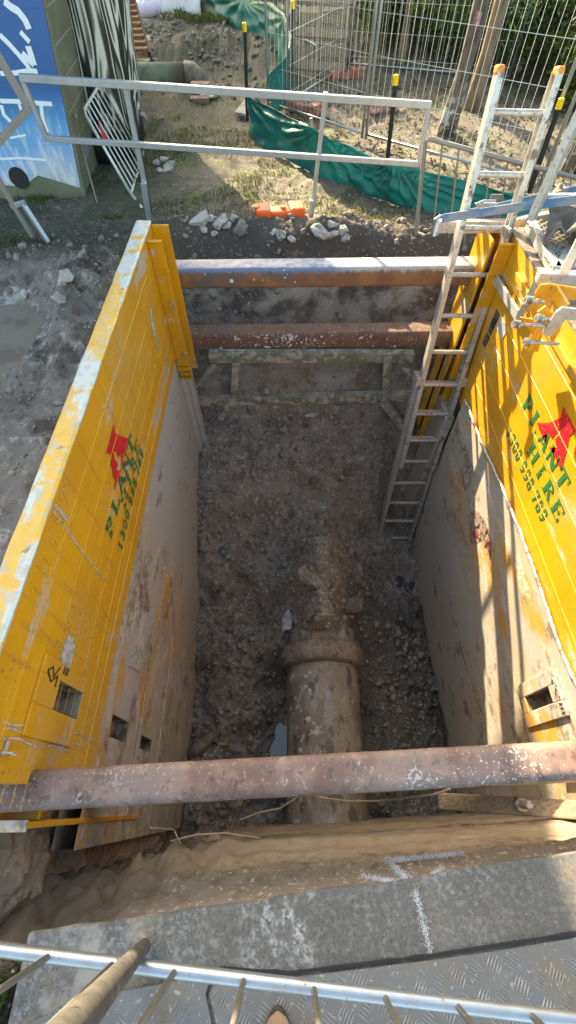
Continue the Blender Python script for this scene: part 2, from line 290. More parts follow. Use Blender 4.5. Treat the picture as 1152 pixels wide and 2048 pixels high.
def swirl():
    m = bpy.data.materials.new('swirl'); m.use_nodes = True; nt = m.node_tree; N = nt.nodes; L = nt.links; b = N['Principled BSDF']
    b.inputs['Roughness'].default_value = .45
    g = N.new('ShaderNodeNewGeometry'); mp = N.new('ShaderNodeMapping'); mp.inputs['Scale'].default_value = (2.6, 2.6, .42); L.new(g.outputs['Position'], mp.inputs[0])
    no = N.new('ShaderNodeTexNoise'); no.inputs['Scale'].default_value = 2.1; no.inputs['Detail'].default_value = 1.0; no.inputs['Distortion'].default_value = .9; L.new(mp.outputs[0], no.inputs[0])
    q = N.new('ShaderNodeMath'); q.operation = 'MULTIPLY'; q.inputs[1].default_value = 46; L.new(no.outputs[0], q.inputs[0])
    s = N.new('ShaderNodeMath'); s.operation = 'SINE'; L.new(q.outputs[0], s.inputs[0])
    r = N.new('ShaderNodeValToRGB'); mr = N.new('ShaderNodeMapRange'); mr.inputs[1].default_value = -1; mr.inputs[2].default_value = 1; L.new(s.outputs[0], mr.inputs[0]); L.new(mr.outputs[0], r.inputs[0])
    e = r.color_ramp.elements; e[0].position = 0; e[0].color = (.012, .016, .016, 1); e[1].position = 1.; e[1].color = (.62, .63, .58, 1)
    for p, c in ((.45, (.02, .035, .035, 1)), (.56, (.16, .19, .16, 1)), (.72, (.13, .16, .13, 1)), (.86, (.6, .6, .56, 1))):
        k = e.new(p); k.color = c
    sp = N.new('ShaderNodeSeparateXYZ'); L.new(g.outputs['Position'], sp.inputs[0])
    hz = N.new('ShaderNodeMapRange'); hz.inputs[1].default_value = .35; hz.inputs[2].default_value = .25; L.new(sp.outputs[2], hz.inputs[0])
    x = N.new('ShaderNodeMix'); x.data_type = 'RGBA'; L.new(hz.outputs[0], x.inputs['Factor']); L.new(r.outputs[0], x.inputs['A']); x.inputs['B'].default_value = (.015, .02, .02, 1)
    L.new(x.outputs['Result'], b.inputs['Base Color']); return m
mt['swirl'] = swirl()

# ---------------------------------------------------------------- mesh builder
class MB:
    def __init__(s): s.v = []; s.f = []; s.smooth = False
    def add(s, vs, fs):
        o = len(s.v); s.v += [tuple(v) for v in vs]; s.f += [tuple(i+o for i in f) for f in fs]; return s
    def box(s, x0, x1, y0, y1, z0, z1):
        vs = [(x, y, z) for z in (z0, z1) for y in (y0, y1) for x in (x0, x1)]
        return s.add(vs, [(0, 2, 3, 1), (4, 5, 7, 6), (0, 1, 5, 4), (2, 6, 7, 3), (0, 4, 6, 2), (1, 3, 7, 5)])
    def bar(s, a, b, w, h, up=(0, 0, 1)):            # rectangular bar from a to b; h along 'up'
        a = Vector(a); b = Vector(b); d = (b-a).normalized(); u = Vector(up); u = (u-d*u.dot(d))
        if u.length < 1e-4: u = Vector((1, 0, 0))-d*d.x
        u.normalize(); r = d.cross(u)
        vs = [p+r*(i*w/2)+u*(j*h/2) for p in (a, b) for j in (-1, 1) for i in (-1, 1)]
        return s.add(vs, [(0, 1, 3, 2), (4, 6, 7, 5), (0, 4, 5, 1), (2, 3, 7, 6), (0, 2, 6, 4), (1, 5, 7, 3)])
    def tube(s, pts, r, n=10, cap=True):
        pts = [Vector(p) for p in pts]; rs = r if isinstance(r, (list, tuple)) else [r]*len(pts)
        o = len(s.v); prev = None
        for i, p in enumerate(pts):
            d = (pts[min(i+1, len(pts)-1)]-pts[max(i-1, 0)]).normalized()
            if prev is None:
                u = d.orthogonal().normalized()
            else:
                u = (prev-d*prev.dot(d)).normalized()
            prev = u; w = d.cross(u)
            for k in range(n):
                a = 2*math.pi*k/n; q = p+(u*math.cos(a)+w*math.sin(a))*rs[i]; s.v.append(tuple(q))
        for i in range(len(pts)-1):
            for k in range(n):
                s.f.append((o+i*n+k, o+i*n+(k+1) % n, o+(i+1)*n+(k+1) % n, o+(i+1)*n+k))
        if cap:
            s.f.append(tuple(o+k for k in reversed(range(n)))); s.f.append(tuple(o+(len(pts)-1)*n+k for k in range(n)))
        return s
    def poly(s, pts, off):                           # flat polygon given thickness by vector off
        n = len(pts); off = Vector(off); a = [Vector(p) for p in pts]; b = [p+off for p in a]
        return s.add(a+b, [tuple(reversed(range(n))), tuple(range(n, 2*n))]+[(i, (i+1) % n, n+(i+1) % n, n+i) for i in range(n)])
    def sheet(s, fn, nu, nv):
        vs = [fn(i/nu, j/nv) for j in range(nv+1) for i in range(nu+1)]
        return s.add(vs, [(j*(nu+1)+i, j*(nu+1)+i+1, (j+1)*(nu+1)+i+1, (j+1)*(nu+1)+i) for j in range(nv) for i in range(nu)])
def build(name, mb, mat, root=None, smooth=False, bevel=0., kind=None, solid=0.):
    me = bpy.data.meshes.new(name)
    off = Vector(root.location) if root else Vector((0, 0, 0))
    me.from_pydata([tuple(Vector(v)-off) for v in mb.v], [], mb.f); me.update()
    bmm = bmesh.new(); bmm.from_mesh(me); bmesh.ops.recalc_face_normals(bmm, faces=bmm.faces); bmm.to_mesh(me); bmm.free()
    me.materials.append(mt[mat] if isinstance(mat, str) else mat)
    if smooth:
        me.polygons.foreach_set('use_smooth', [True]*len(me.polygons))
    o = bpy.data.objects.new(name, me); C.objects.link(o)
    if root: o.parent = root
    if solid: q = o.modifiers.new('s', 'SOLIDIFY'); q.thickness = solid
    if bevel: q = o.modifiers.new('b', 'BEVEL'); q.width = bevel; q.segments = 2; q.limit_method = 'ANGLE'
    if kind: o['kind'] = kind
    return o
def sub(name, mb, mat, parent, **k):                 # sub-part: parent is a part (same origin as the thing)
    r = parent.parent; o = build(name, mb, mat, r, **k); o.parent = parent; return o
def thing(name, label, cat, loc=(0, 0, 0), group=None):
    o = bpy.data.objects.new(name, None); C.objects.link(o); o.location = loc; o['label'] = label; o['category'] = cat
    o.empty_display_size = .1
    if group: o['group'] = group
    return o
def tag(o, label, cat, group=None):
    o['label'] = label; o['category'] = cat
    if group: o['group'] = group
    return o
def single(name, mb, mat, label, cat, group=None, loc=None, **k):   # a thing that is one mesh, origin at its base
    e = bpy.data.objects.new('tmp', None); vs = np.array([tuple(v) for v in mb.v])
    e.location = loc if loc is not None else Vector((vs[:, 0].mean(), vs[:, 1].mean(), vs[:, 2].min()))
    l = Vector(e.location); o = build(name, mb, mat, e, **k); o.parent = None; o.location = l
    bpy.data.objects.remove(e); return tag(o, label, cat, group)
def arr_obj(name, V, Fc, mat, kind=None, smooth=False, root=None):
    me = bpy.data.meshes.new(name); V = np.asarray(V, dtype=np.float32)
    if root is not None: V = V-np.array(root.location, dtype=np.float32)
    Fc = np.asarray(Fc, dtype=np.int32)
    me.vertices.add(len(V)); me.vertices.foreach_set('co', V.ravel()); k = Fc.shape[1]
    me.loops.add(Fc.size); me.loops.foreach_set('vertex_index', Fc.ravel())
    me.polygons.add(len(Fc)); me.polygons.foreach_set('loop_start', np.arange(0, Fc.size, k, dtype=np.int32))
    me.polygons.foreach_set('loop_total', np.full(len(Fc), k, dtype=np.int32))
    if smooth: me.polygons.foreach_set('use_smooth', np.ones(len(Fc), dtype=bool))
    me.update(calc_edges=True); me.validate(); me.materials.append(mt[mat] if isinstance(mat, str) else mat)
    o = bpy.data.objects.new(name, me); C.objects.link(o)
    if root is not None: o.parent = root
    if kind: o['kind'] = kind
    return o

# ---------------------------------------------------------------- terrain
LX, RX = -.86, 1.54
def height(x, y, detail=True):
    # undisturbed ground
    g = .05*fbm(x, y, .5, 3, 1)+.0
    big = sstep(3.0, 9, np.hypot(x, y-2)); g = g*(1+3*big)
    # heap and hollows on the left bank
    g = g+.20*np.exp(-((x+1.42)/.34)**2-((y-3.15)/.5)**2)+.1*np.exp(-((x+1.9)/.4)**2-((y-3.75)/.25)**2)
    g = g-.2*np.exp(-((x+2.0)/.42)**2-((y-2.75)/.4)**2)
    g = g+.10*np.exp(-((y-4.15)/.16)**2)*(sstep(-1.3, -.8, x)-sstep(.6, 1.2, x))
    # far mound
    g = g+.14*np.exp(-((x+1.1)/1.2)**2-((y-10.9)/.7)**2)+.1*np.exp(-((x+1.1)/1.4)**2-((y-11.2)/1.0)**2)*billow(x, y, 2.2, 4, 3, .6)
    g = g+.25*sstep(8.2, 10, y)*sstep(.6, 2.0, x)+.5*sstep(12, 20, y)
    # pit: floor profiles at the left and right wall
    yl = [-.3, .4, 1.0, 1.76, 2.3, 2.6, 3.1, 3.45]; zl = [-2.6, -2.58, -2.46, -2.22, -1.9, -1.68, -1.5, -1.42]
    zr_ = [-2.98, -2.98, -2.93, -2.87, -2.8, -2.7, -2.15, -1.6]
    zc = [-2.72, -2.72, -2.70, -2.42, -2.2, -2.05, -1.72, -1.52]
    fl = np.interp(y, yl, zl); fr = np.interp(y, yl, zr_); fc = np.interp(y, yl, zc)
    t = np.clip((x-LX)/(RX-LX), 0, 1); fc2 = fc
    pit = np.where(t < .48, fl+(fc2-fl)*sstep(0, .48, t), fc2+(fr-fc2)*sstep(.48, 1, t))
    # soil piled over the pipe behind the collar
    pit = np.maximum(pit, pit+.74*np.exp(-((x-.33)/.30)**2)*sstep(1.12, 1.4, y)*(1-sstep(1.9, 2.7, y)))
    pit = pit-.1*np.exp(-((x+.12)/.12)**2)*(1-sstep(.9, 1.3, y))
    # far end wall
    wobx = fbm(x*1.0, y*0+3.3, 1.3, 4, 21)
    yy = y+.16*wobx+.03*fbm(x, y*0, 6, 3, 5)
    wall = np.interp(yy, [3.42, 3.54, 3.66, 3.74, 3.82, 3.92, 4.08], [-1.45, -1.33, -1.12, -.75, -.45, -.1, .0])
    s = sstep(3.38, 3.5, y)
    pit = pit*(1-s)+wall*s
    # mask of the hole
    wx = .06*fbm(y, y*0+1, 3, 3, 8)
    mx = sstep(-1.13, -1.03, x+wx-.0)*(1-sstep(1.72, 1.84, x+wx))
    my = sstep(-.03, 0, y+.265-.1*x)*(1-sstep(3.95, 4.06, yy))
    m = mx*my
    ins = m
    if detail:
        lb = sstep(-1.1, -1.3, x)*0
        rough = .03+.12*np.clip(np.exp(-((x+1.4)/.5)**2-((y-3.2)/1.0)**2), 0, 1)*(1-.8*np.exp(-((x+2.0)/.35)**2-((y-2.75)/.35)**2))+.07*np.exp(-((x+1.2)/1.5)**2-((y-10.8)/1.3)**2)+.03*np.exp(-((y-4.15)/.25)**2)
        g = g+rough*billow(x, y, 2.6, 6, 3, .6)+.012*fbm(x, y, 14, 4, 6)-.02
        pw = .11+.05*sstep(.6, 1., x)
        st = 1-.8*sstep(3.35, 3.6, y); bb = billow(x, y, 1.8, 6, 12, .58)-.35; pit = pit+pw*bb*st*(.45+1.1*sstep(-.15, .25, fbm(x, y, 1.1, 3, 77)))+.016*fbm(x, y, 18, 3, 14)*st+(1-st)*.05*fbm(x, y*0, 5, 3, 40)
    return g*(1-m)+pit*m, ins
def axis_pts(lo, fine0, fine1, hi, step, far):
    a = [fine0]; d = step
    while a[-1] > lo: d *= 1.12; a.append(a[-1]-min(d, far))
    a = a[::-1]+list(np.arange(fine0+step, fine1, step))
    d = step
    while a[-1] < hi: d *= 1.06; a.append(a[-1]+min(d, far))
    return np.array(a)
xs = axis_pts(-60, -2.6, 2.6, 60, .0135, 6); ys = axis_pts(-50, -.34, 4.7, 70, .0135, 6)
GX, GY = np.meshgrid(xs, ys); GZ, INS = height(GX, GY)
V = np.stack([GX.ravel(), GY.ravel(), GZ.ravel()], 1)
nx, ny = len(xs), len(ys); ii, jj = np.meshgrid(np.arange(nx-1), np.arange(ny-1)); a = (jj*nx+ii).ravel()
Fc = np.stack([a, a+1, a+1+nx, a+nx], 1)
# slab footprint hides the ground under it, keep the ground 16 cm lower there
under = (V[:, 1] < -.26+.1*V[:, 0]) & (V[:, 1] > -2.2) & (V[:, 0] > -.80) & (V[:, 0] < 3.2)
V[under, 2] -= .2
ground = arr_obj('ground', V, Fc, 'soil', 'structure', smooth=True)
# clods standing out of the steep far face
fm = sstep(3.4, 3.55, V[:, 1])*(1-sstep(3.98, 4.12, V[:, 1]))*sstep(-1.1, -.95, V[:, 0])*(1-sstep(1.65, 1.8, V[:, 0]))
V[:, 1] -= fm*.13*(billow(V[:, 0], V[:, 2]*1.3, 3.0, 6, 51, .62)-.3)
V[:, 2] += fm*.02*fbm(V[:, 0]*1., V[:, 1]*3., 12, 3, 61)
Vz = V[:, 2].reshape(ny, nx)
def hz(x, y):
    x = np.asarray(x, float); y = np.asarray(y, float)
    i = np.clip(np.searchsorted(xs, x)-1, 0, nx-2); j = np.clip(np.searchsorted(ys, y)-1, 0, ny-2)
    fx = np.clip((x-xs[i])/(xs[i+1]-xs[i]), 0, 1); fy = np.clip((y-ys[j])/(ys[j+1]-ys[j]), 0, 1)
    return Vz[j, i]*(1-fx)*(1-fy)+Vz[j, i+1]*fx*(1-fy)+Vz[j+1, i]*(1-fx)*fy+Vz[j+1, i+1]*fx*fy

# stones
def rock_mb(seed, sub_=2, flat=.75, jag=.5):
    bm = bmesh.new(); bmesh.ops.create_icosphere(bm, subdivisions=sub_, radius=1)
    for v in bm.verts:
        n = mnoise.noise(v.co*1.1+Vector((seed*7.1, seed, 0)))*jag*1.5+mnoise.noise(v.co*2.7+Vector((seed, 3, 1)))*jag*.6
        v.co *= 1+n
        for k in range(9):                              # flat broken facets
            d = Vector((math.sin(seed*3+k*2.1), math.cos(seed*5+k*1.3), math.sin(seed+k*4.))).normalized()
            h = v.co.dot(d)-(.62+.06*(k % 3))
            if h > 0: v.co -= d*h
        v.co.z *= flat
    r = ([tuple(v.co) for v in bm.verts], [tuple(x.index for x in f.verts) for f in bm.faces]); bm.free(); return r
ROCKS1 = [rock_mb(s, 1) for s in range(6)]
ROCKS3 = [rock_mb(s+.3, 3) for s in range(8)]
def scatter(name, pts, sizes, mat, sink=.3):
    VV = []; FF = []; o = 0
    for (x, y, z), s in zip(pts, sizes):
        vs, fs = ROCKS1[rng.integers(6)]
        vs = np.array(vs)*s*(.6+.8*rng.random(3)); a = rng.random()*6.28; ca, sa = math.cos(a), math.sin(a)
        tl = rng.normal()*.5; ct, st = math.cos(tl), math.sin(tl)
        vs = np.stack([vs[:, 0], vs[:, 1]*ct-vs[:, 2]*st, vs[:, 1]*st+vs[:, 2]*ct], 1)
        vs = np.stack([vs[:, 0]*ca-vs[:, 1]*sa, vs[:, 0]*sa+vs[:, 1]*ca, vs[:, 2]], 1)+(x, y, z+s*(.5-sink))
        VV.append(vs); FF.append(np.array(fs)+o); o += len(vs)
    return arr_obj(name, np.concatenate(VV), np.concatenate(FF), mat, 'stuff')
def rnd(n, x0, x1, y0, y1):
    x = rng.uniform(x0, x1, n); y = rng.uniform(y0, y1, n); return np.stack([x, y, hz(x, y)], 1)
P1 = np.concatenate([rnd(7500, LX, RX, -.15, 3.4), rnd(1100, -1.0, 1.7, 3.4, 3.95), rnd(1700, -2.6, -.98, .4, 4.2), rnd(1100, -1.2, 2.4, 4.0, 5.2), rnd(900, -2, 3, 5, 9)])
S1 = .0038+.010*rng.random(len(P1))**4
o = scatter('gravel', P1, S1, 'pebble'); o['label'] = 'small pale stones strewn over the soil'; o['category'] = 'gravel'
def nw_y(x, z):
    w_ = np.interp(-z, [0, .05, .12, .3, .45, .9, 2.8], [0, .12, .28, .7, .92, 1, 1]); return (-.245+.1*x)*(1-w_)+(-.135+.03*x)*w_
x = rng.uniform(-.8, 1.2, 420); y = rng.uniform(-.62, -.24, 420); q1 = np.stack([x, y, 0*x+.001], 1)
x = rng.uniform(-.5, 1.3, 900); z = -.02-.45*rng.random(900)**1.6; q2 = np.stack([x, nw_y(x, z)+.004, z-.003], 1)
P1 = np.concatenate([P1, q1, q2]); P1 = P1; S1 = np.concatenate([S1, .0012+.0035*rng.random(420)**3, .0022+.009*rng.random(900)**4])
P2 = np.concatenate([rnd(9000, LX, RX, -.15, 3.4), rnd(350, -2.4, -.98, 1.2, 3.9), rnd(500, -1.0, 1.7, 3.4, 4.0), rnd(500, -1.0, 1.7, 3.4, 3.95), rnd(350, -2.4, -.98, 2.2, 4.2), rnd(500, -1.2, 1.4, 3.95, 4.4), rnd(250, .6, 1.5, .2, 1.8)])
S2 = .006+.04*rng.random(len(P2))**6
q3 = rnd(2600, -2.6, 1.2, 8.0, 12.5); P2 = np.concatenate([P2, q3]); S2 = np.concatenate([S2, .01+.06*rng.random(len(q3))**4])
kk = (fbm(P2[:, 0], P2[:, 1], 1.5, 3, 77) > -.02) | (rng.random(len(P2)) < .22); P2 = P2[kk]; S2 = S2[kk]
o = scatter('soil_clods', P2, S2, 'clod'); o['label'] = 'loose brown clods of soil on the trench floor and banks'; o['category'] = 'soil clods'

def hitg(px, py):
    r = ray(px, py); t = .8; o_ = Vector((0, 0, CZ))
    while t < 30:
        p = o_+r*t
        if p.z < float(hz(p.x, p.y)): return p
        t += .01
    return Z(px, py)
def rock(px, py, r, mat, label, group=None, z=None, name='rock', cat='rock', flat=1., wx=1.):
    p = hitg(px, py) if z is None else Z(px, py, z); r = r*1.0
    vs, fs = ROCKS3[rng.integers(8)]; vs = np.array(vs); a = rng.random()*6.28; ca, sa = math.cos(a), math.sin(a)
    vs = vs*(r*wx, r*(.8+.3*rng.random()), r*flat*(.8+.3*rng.random()))
    vs = np.stack([vs[:, 0]*ca-vs[:, 1]*sa, vs[:, 0]*sa+vs[:, 1]*ca, vs[:, 2]], 1)
    m = MB(); m.add([(p.x+v[0], p.y+v[1], p.z+r*.25*flat+v[2]) for v in vs], fs)
    return single(name, m, mat, label, cat, group, loc=(p.x, p.y, p.z))
for k, (px, py, r) in enumerate([(402, 446, .085), (420, 440, .05), (408, 461, .04), (437, 452, .065), (447, 440, .05), (455, 455, .04), (483, 462, .085), (466, 440, .05), (430, 468, .035)]):
    rock(px, py, r, 'stone' if k != 6 else 'stone_dark', 'broken grey rock in the pile left of the orange block' if k != 6 else 'dark soil covered rock just left of the orange block', 'rock pile left of the orange block' if k != 6 else None)
for k, (px, py, r) in enumerate([(642, 470, .075), (665, 452, .05), (655, 475, .05), (685, 463, .06), (690, 478, .05), (668, 470, .045)]):
    rock(px, py, r, 'stone', 'tan rock in the pile right of the orange block', 'rock pile right of the orange block')
for px, py, r in [(563, 474, .06), (585, 482, .04), (548, 466, .035)]:
    rock(px, py, r, 'stone', 'white broken rock in front of the orange block', 'white rocks before the orange block')
rock(606, 464, .035, 'brick', 'small round reddish stone at the right foot of the orange block')
for px, py, r in [(314, 330, .055), (328, 322, .055), (336, 342, .065), (344, 330, .05), (320, 343, .04)]:
    rock(px, py, r, 'stone', 'pale stone in the small heap on the grass', 'small heap of pale stones on the grass')
rock(748, 423, .03, 'stone', 'small grey stone alone on the bare ground before the teal sheet')
rock(620, 1152, .15, 'mud', 'large tan mud covered rock above the pipe collar', flat=.6)
rock(697, 1215, .12, 'stone_dark', 'rounded brown rock right of the buried pipe', flat=.8)
rock(712, 1160, .07, 'stone_dark', 'small dark rock between the pipe mound and the blue water')
rock(425, 1275, .06, 'stone_dark', 'flat brown stone by the left wall of the trench floor')
rock(440, 1375, .13, 'stone_dark', 'large flat dark slab of clay left of the pipe', flat=.35)
rock(428, 1405, .1, 'stone_dark', 'lower dark clay slab left of the pipe', flat=.4)
rock(405, 1325, .09, 'stone_dark', 'dark clay lump against the left steel wall')
rock(533, 785, .05, 'stone', 'pale rock lying on the lower rail of the end frame', z=-1.26)
rock(545, 840, .05, 'stone_dark', 'dark rock below the lower rail of the end frame')
rock(528, 845, .035, 'brick', 'small reddish stone below the lower rail')
rock(628, 827, .06, 'stone', 'long grey rock fragment on the soil slope', wx=1.6, flat=.5)
rock(612, 850, .06, 'stone_dark', 'dark rock under the long grey fragment')
rock(628, 962, .07, 'stone_dark', 'dark round rock in the middle of the soil slope')
rock(512, 1000, .03, 'stone', 'small pale stone left on the soil slope')
rock(704, 900, .025, 'brick', 'small orange brown stone high on the soil slope')
rock(68, 585, .045, 'stone', 'grey cobble on the muddy bank above the puddle')
rock(50, 593, .04, 'stone', 'left cobble on the muddy bank above the puddle')
rock(135, 560, .07, 'stone', 'grey white clay lump on the left bank')
rock(165, 575, .05, 'stone_dark', 'dark clay lump on the left bank')
rock(120, 600, .05, 'stone', 'pale clay lump between the puddle and yellow panel')

# grass
def grass(name, areas, mat='grass'):
    VV = []; FF = []; o = 0
    for (x0, x1, y0, y1, n, h, thr) in areas:
        x = rng.uniform(x0, x1, n); y = rng.uniform(y0, y1, n); k = fbm(x, y, 1.6, 3, 31) > thr; x = x[k]; y = y[k]; z = hz(x, y)
        L = h*(.4+.9*rng.random(len(x))); a = rng.random(len(x))*6.28; w = .0022+.002*rng.random(len(x)); ln = rng.random(len(x))*.8
        for i in range(len(x)):
            ca, sa = math.cos(a[i]), math.sin(a[i]); lx = -sa*ln[i]*L[i]; ly = ca*ln[i]*L[i]
            VV += [(x[i]-ca*w[i], y[i]-sa*w[i], z[i]-.005), (x[i]+ca*w[i], y[i]+sa*w[i], z[i]-.005), (x[i]+lx*.4+ca*w[i]*.7, y[i]+ly*.4+sa*w[i]*.7, z[i]+L[i]*.6), (x[i]+lx, y[i]+ly, z[i]+L[i]*(1-.4*ln[i]))]
            FF += [(o, o+1, o+2), (o, o+2, o+3)]; o += 4
    g = arr_obj(name, VV, FF, mat, 'stuff'); g['label'] = 'short patchy green grass on the bare ground'; g['category'] = 'grass'
grass('grass', [(-2.6, -.2, 4.1, 6.3, 6000, .035, .1), (-1.6, .1, 4.7, 7.5, 6000, .04, .16), (-1.9, 1.2, 7.5, 9.8, 5000, .05, .2), (-2.3, .4, 12.2, 16, 7000, .13, -.05), (-2.6, -1.4, 3.95, 4.9, 6000, .04, .02),
                (.1, 1.6, 4.2, 5.2, 1500, .05, .15), (-1.3, -.80, -.7, -.3, 2200, .06, -.6)])
# leaf litter beyond the fence
n = 5200; x = rng.uniform(.2, 5.5, n); y = rng.uniform(4.6, 10, n); k = (x+.75*(y-6.2) > .75); x = x[k]; y = y[k]; z = hz(x, y)+.012
VV = []; FF = []
for i in range(len(x)):
    a = rng.random()*6.28; s = .014+.03*rng.random(); ca, sa = math.cos(a)*s, math.sin(a)*s; t = rng.normal()*.012
    VV += [(x[i]-ca, y[i]-sa, z[i]-t), (x[i]-sa*.35, y[i]+ca*.35, z[i]+abs(t)), (x[i]+ca, y[i]+sa, z[i]+t), (x[i]+sa*.35, y[i]-ca*.35, z[i])]
    FF.append((4*i, 4*i+1, 4*i+2, 4*i+3))
o = arr_obj('leaf_litter', VV, FF, 'litter', 'stuff'); o['label'] = 'dry brown leaves on the ground beyond the wire fence'; o['category'] = 'leaf litter'

# ---------------------------------------------------------------- water
def blob(cx, cy, rx, ry, z, seed, n=40, zf=None):
    m = MB(); pts = []
    for k in range(n):
        a = 2*math.pi*k/n; q = 1+.45*mnoise.noise(Vector((math.cos(a)*1.6+seed, math.sin(a)*1.6, seed)))+.2*mnoise.noise(Vector((math.cos(a)*5+seed, math.sin(a)*5, seed)))
        pts.append((cx+rx*q*math.cos(a), cy+ry*q*math.sin(a), z))
    return m.poly(pts, (0, 0, .002))
p = Z(15, 650, -.03); build('puddle', blob(-2.1, 2.78, .8, .7, -.085, 3), 'muddywater', kind='structure')
p = Z(560, 1490, -2.62); build('water', blob(p.x+.03, p.y-.12, .12, .26, -2.63, 5), 'water', kind='structure')
p = Z(806, 1150, -2.83); build('water', blob(p.x+.02, p.y, .12, .2, -2.84, 8), 'bluewater', kind='structure')

# ---------------------------------------------------------------- near wall of the trench and slab
def edge_y(x): return -.235+.1*x
def nearwall(u, v):      # u across, v down
    x = -1.12+u*3.0; z = -.02-2.75*v
    w_ = float(np.interp(-z, [0, .05, .12, .3, .45, .9, 2.8], [0, .12, .28, .7, .92, 1, 1])); y = (edge_y(x)-.01)*(1-w_)+(-.135+.03*x)*w_
    if x < -.1: k_ = min(1, (-.1-x)/.4)*min(1, -z/.2); y -= k_*(.05-.09*abs(mnoise.noise(Vector((x*6, z*6, 4))))-.05*abs(mnoise.noise(Vector((x*14, z*14, 6))))-.02*abs(mnoise.noise(Vector((x*33, z*33, 6)))))
    y += .012*abs(mnoise.noise(Vector((x*9, z*9, 9))))*(1 if z > -.35 else .4)+(.006*mnoise.noise(Vector((x*1.2, z*3, 1)))+.012*abs(((z*7+.35*mnoise.noise(Vector((x*1.3, z, 2))))%1)-.5)*2+.008*mnoise.noise(Vector((x*4, z*9, 4)))+.006*mnoise.noise(Vector((x*20, z*20, 4))))*min(1, -z*8)
    y += .02*math.exp(-((z+.55)/.2)**2)+.012*math.exp(-((z+.2)/.03)**2)
    y += .0*v
    if x < -.45: y += .02*mnoise.noise(Vector((x*8, z*8, 2)))-.08*min(1, (-.45-x)/.3)
    return (x, y, z)
m = MB(); m.sheet(nearwall, 220, 200); build('clay_bank', m, 'clayface', kind='structure', smooth=True)
def leftwall(u, v):
    y = -.42+u*.52; z = .02-2.7*v; x = -1.03+.04*mnoise.noise(Vector((y*6, z*6, 3)))+.07*mnoise.noise(Vector((y*2.2, z*2.2, 8)))+.13*v+.03*abs(mnoise.noise(Vector((y*16, z*16, 3))))
    return (x, y, z)
m = MB(); m.sheet(leftwall, 70, 260); build('earth_bank', m, 'rocksoil', kind='structure', smooth=True)
# concrete slab
m = MB(); n = 90; top = []
xsb = [-.785+i*(3.9/n) for i in range(n+1)]
fe = [edge_y(x)+.006*mnoise.noise(Vector((x*5, 0, 0)))+.005*mnoise.noise(Vector((x*30, 5, 0))) for x in xsb]
bk = -.62
for i in range(n):
    a, b = xsb[i], xsb[i+1]
    ybk0 = -2.2
    m.add([(a, fe[i], .0), (b, fe[i+1], .0), (b, ybk0, .0), (a, ybk0, .0), (a, fe[i]+.004, -.012), (b, fe[i+1]+.004, -.012), (b, fe[i+1]-.01, -.13), (a, fe[i]-.01, -.13)], [(0, 3, 2, 1), (0, 1, 5, 4), (4, 5, 6, 7)])
m.add([(-.785, fe[0], 0), (-.785, -2.2, 0), (-.785, -2.2, -.13), (-.785, fe[0]-.01, -.13)], [(0, 1, 2, 3)])
slab = build('concrete_slab', m, 'concrete', None); tag(slab, 'rough grey concrete slab edge at the near end of the trench', 'concrete slab')
# paint marks on the slab / clay: sprayed white fork and line
def strip(pts, w, lift=.004, seed=0):
    m = MB(); P_ = []
    for i, p in enumerate(pts):
        p = Vector(p); d = (Vector(pts[min(i+1, len(pts)-1)])-Vector(pts[max(i-1, 0)])).normalized(); s = Vector((-d.y, d.x, 0))
        ww = w*(1+.7*mnoise.noise(Vector((i*.9+seed, seed, 0))))
        P_ += [p+s*ww/2+Vector((0, 0, lift)), p-s*ww/2+Vector((0, 0, lift))]
    return m.add(P_, [(2*i, 2*i+1, 2*i+3, 2*i+2) for i in range(len(pts)-1)])
def lerp(a, b, n): return [Vector(a).lerp(Vector(b), i/n) for i in range(n+1)]
def spray(m, pts, w, dens, up=Vector((0, 0, .004))):
    for i in range(len(pts)-1):
        a_, b_ = pts[i], pts[i+1]; n = max(1, int((b_-a_).length*dens*4))
        for _ in range(n):
            c_ = a_.lerp(b_, random.random())+Vector((random.gauss(0, w), random.gauss(0, w), 0))+up; r_ = random.uniform(.0005, .002); a0 = random.random()*6
            m.add([c_+Vector((math.cos(a0+k*1.2566)*r_*random.uniform(.5, 1.2), math.sin(a0+k*1.2566)*r_*random.uniform(.5, 1.2), random.uniform(0, .0006))) for k in range(5)], [(0, 1, 2, 3, 4)])
m = MB(); spray(m, lerp(Z(829, 1778), Z(860, 1905), 8), .005, 1200); spray(m, lerp(Z(829, 1778), Z(850, 1860), 4), .009, 700)
mk = tag(build('paint_mark', m, 'lime'), 'sprayed white line running across the concrete slab', 'paint mark')
m = MB(); mfork = m
def wall_pt(px, py):                          # on the clay face in front of the slab
    r = ray(px, py); t = .4
    while t < 4:
        p = Vector((0, 0, CZ))+r*t
        u = (p.x+1.12)/3; v = (-.02-p.z)/2.75
        if 0 <= v <= 1 and 0 < u < 1 and p.y <= nearwall(u, v)[1]+.006: return p
        t += .002
    return Z(px, py, 0)
def wstrip(a, b, w, m, n=14):
    pts = [wall_pt(a[0]+(b[0]-a[0])*i/n, a[1]+(b[1]-a[1])*i/n) for i in range(n+1)]
    q = []
    for i, p in enumerate(pts):
        ww = w*(1+.8*mnoise.noise(Vector((i*.8, a[0], 0)))); o_ = (Vector((0, 0, CZ))-p).normalized()*.012; q += [p+o_+Vector((ww/2, 0, 0)), p+o_+Vector((-ww/2, 0, 0))] if abs(b[1]-a[1]) > abs(b[0]-a[0])*.5 else [p+o_+Vector((0, ww/2, 0)), p+o_+Vector((0, -ww/2, 0))]
    m.add(q, [(2*i, 2*i+1, 2*i+3, 2*i+2) for i in range(n)])
def fork(a, b, w, d_):
    pts = [wall_pt(a[0]+(b[0]-a[0])*i/10, a[1]+(b[1]-a[1])*i/10) for i in range(11)]; pts = [p+(Vector((0, 0, CZ))-p).normalized()*.014 for p in pts]; spray(m, pts, w, d_)
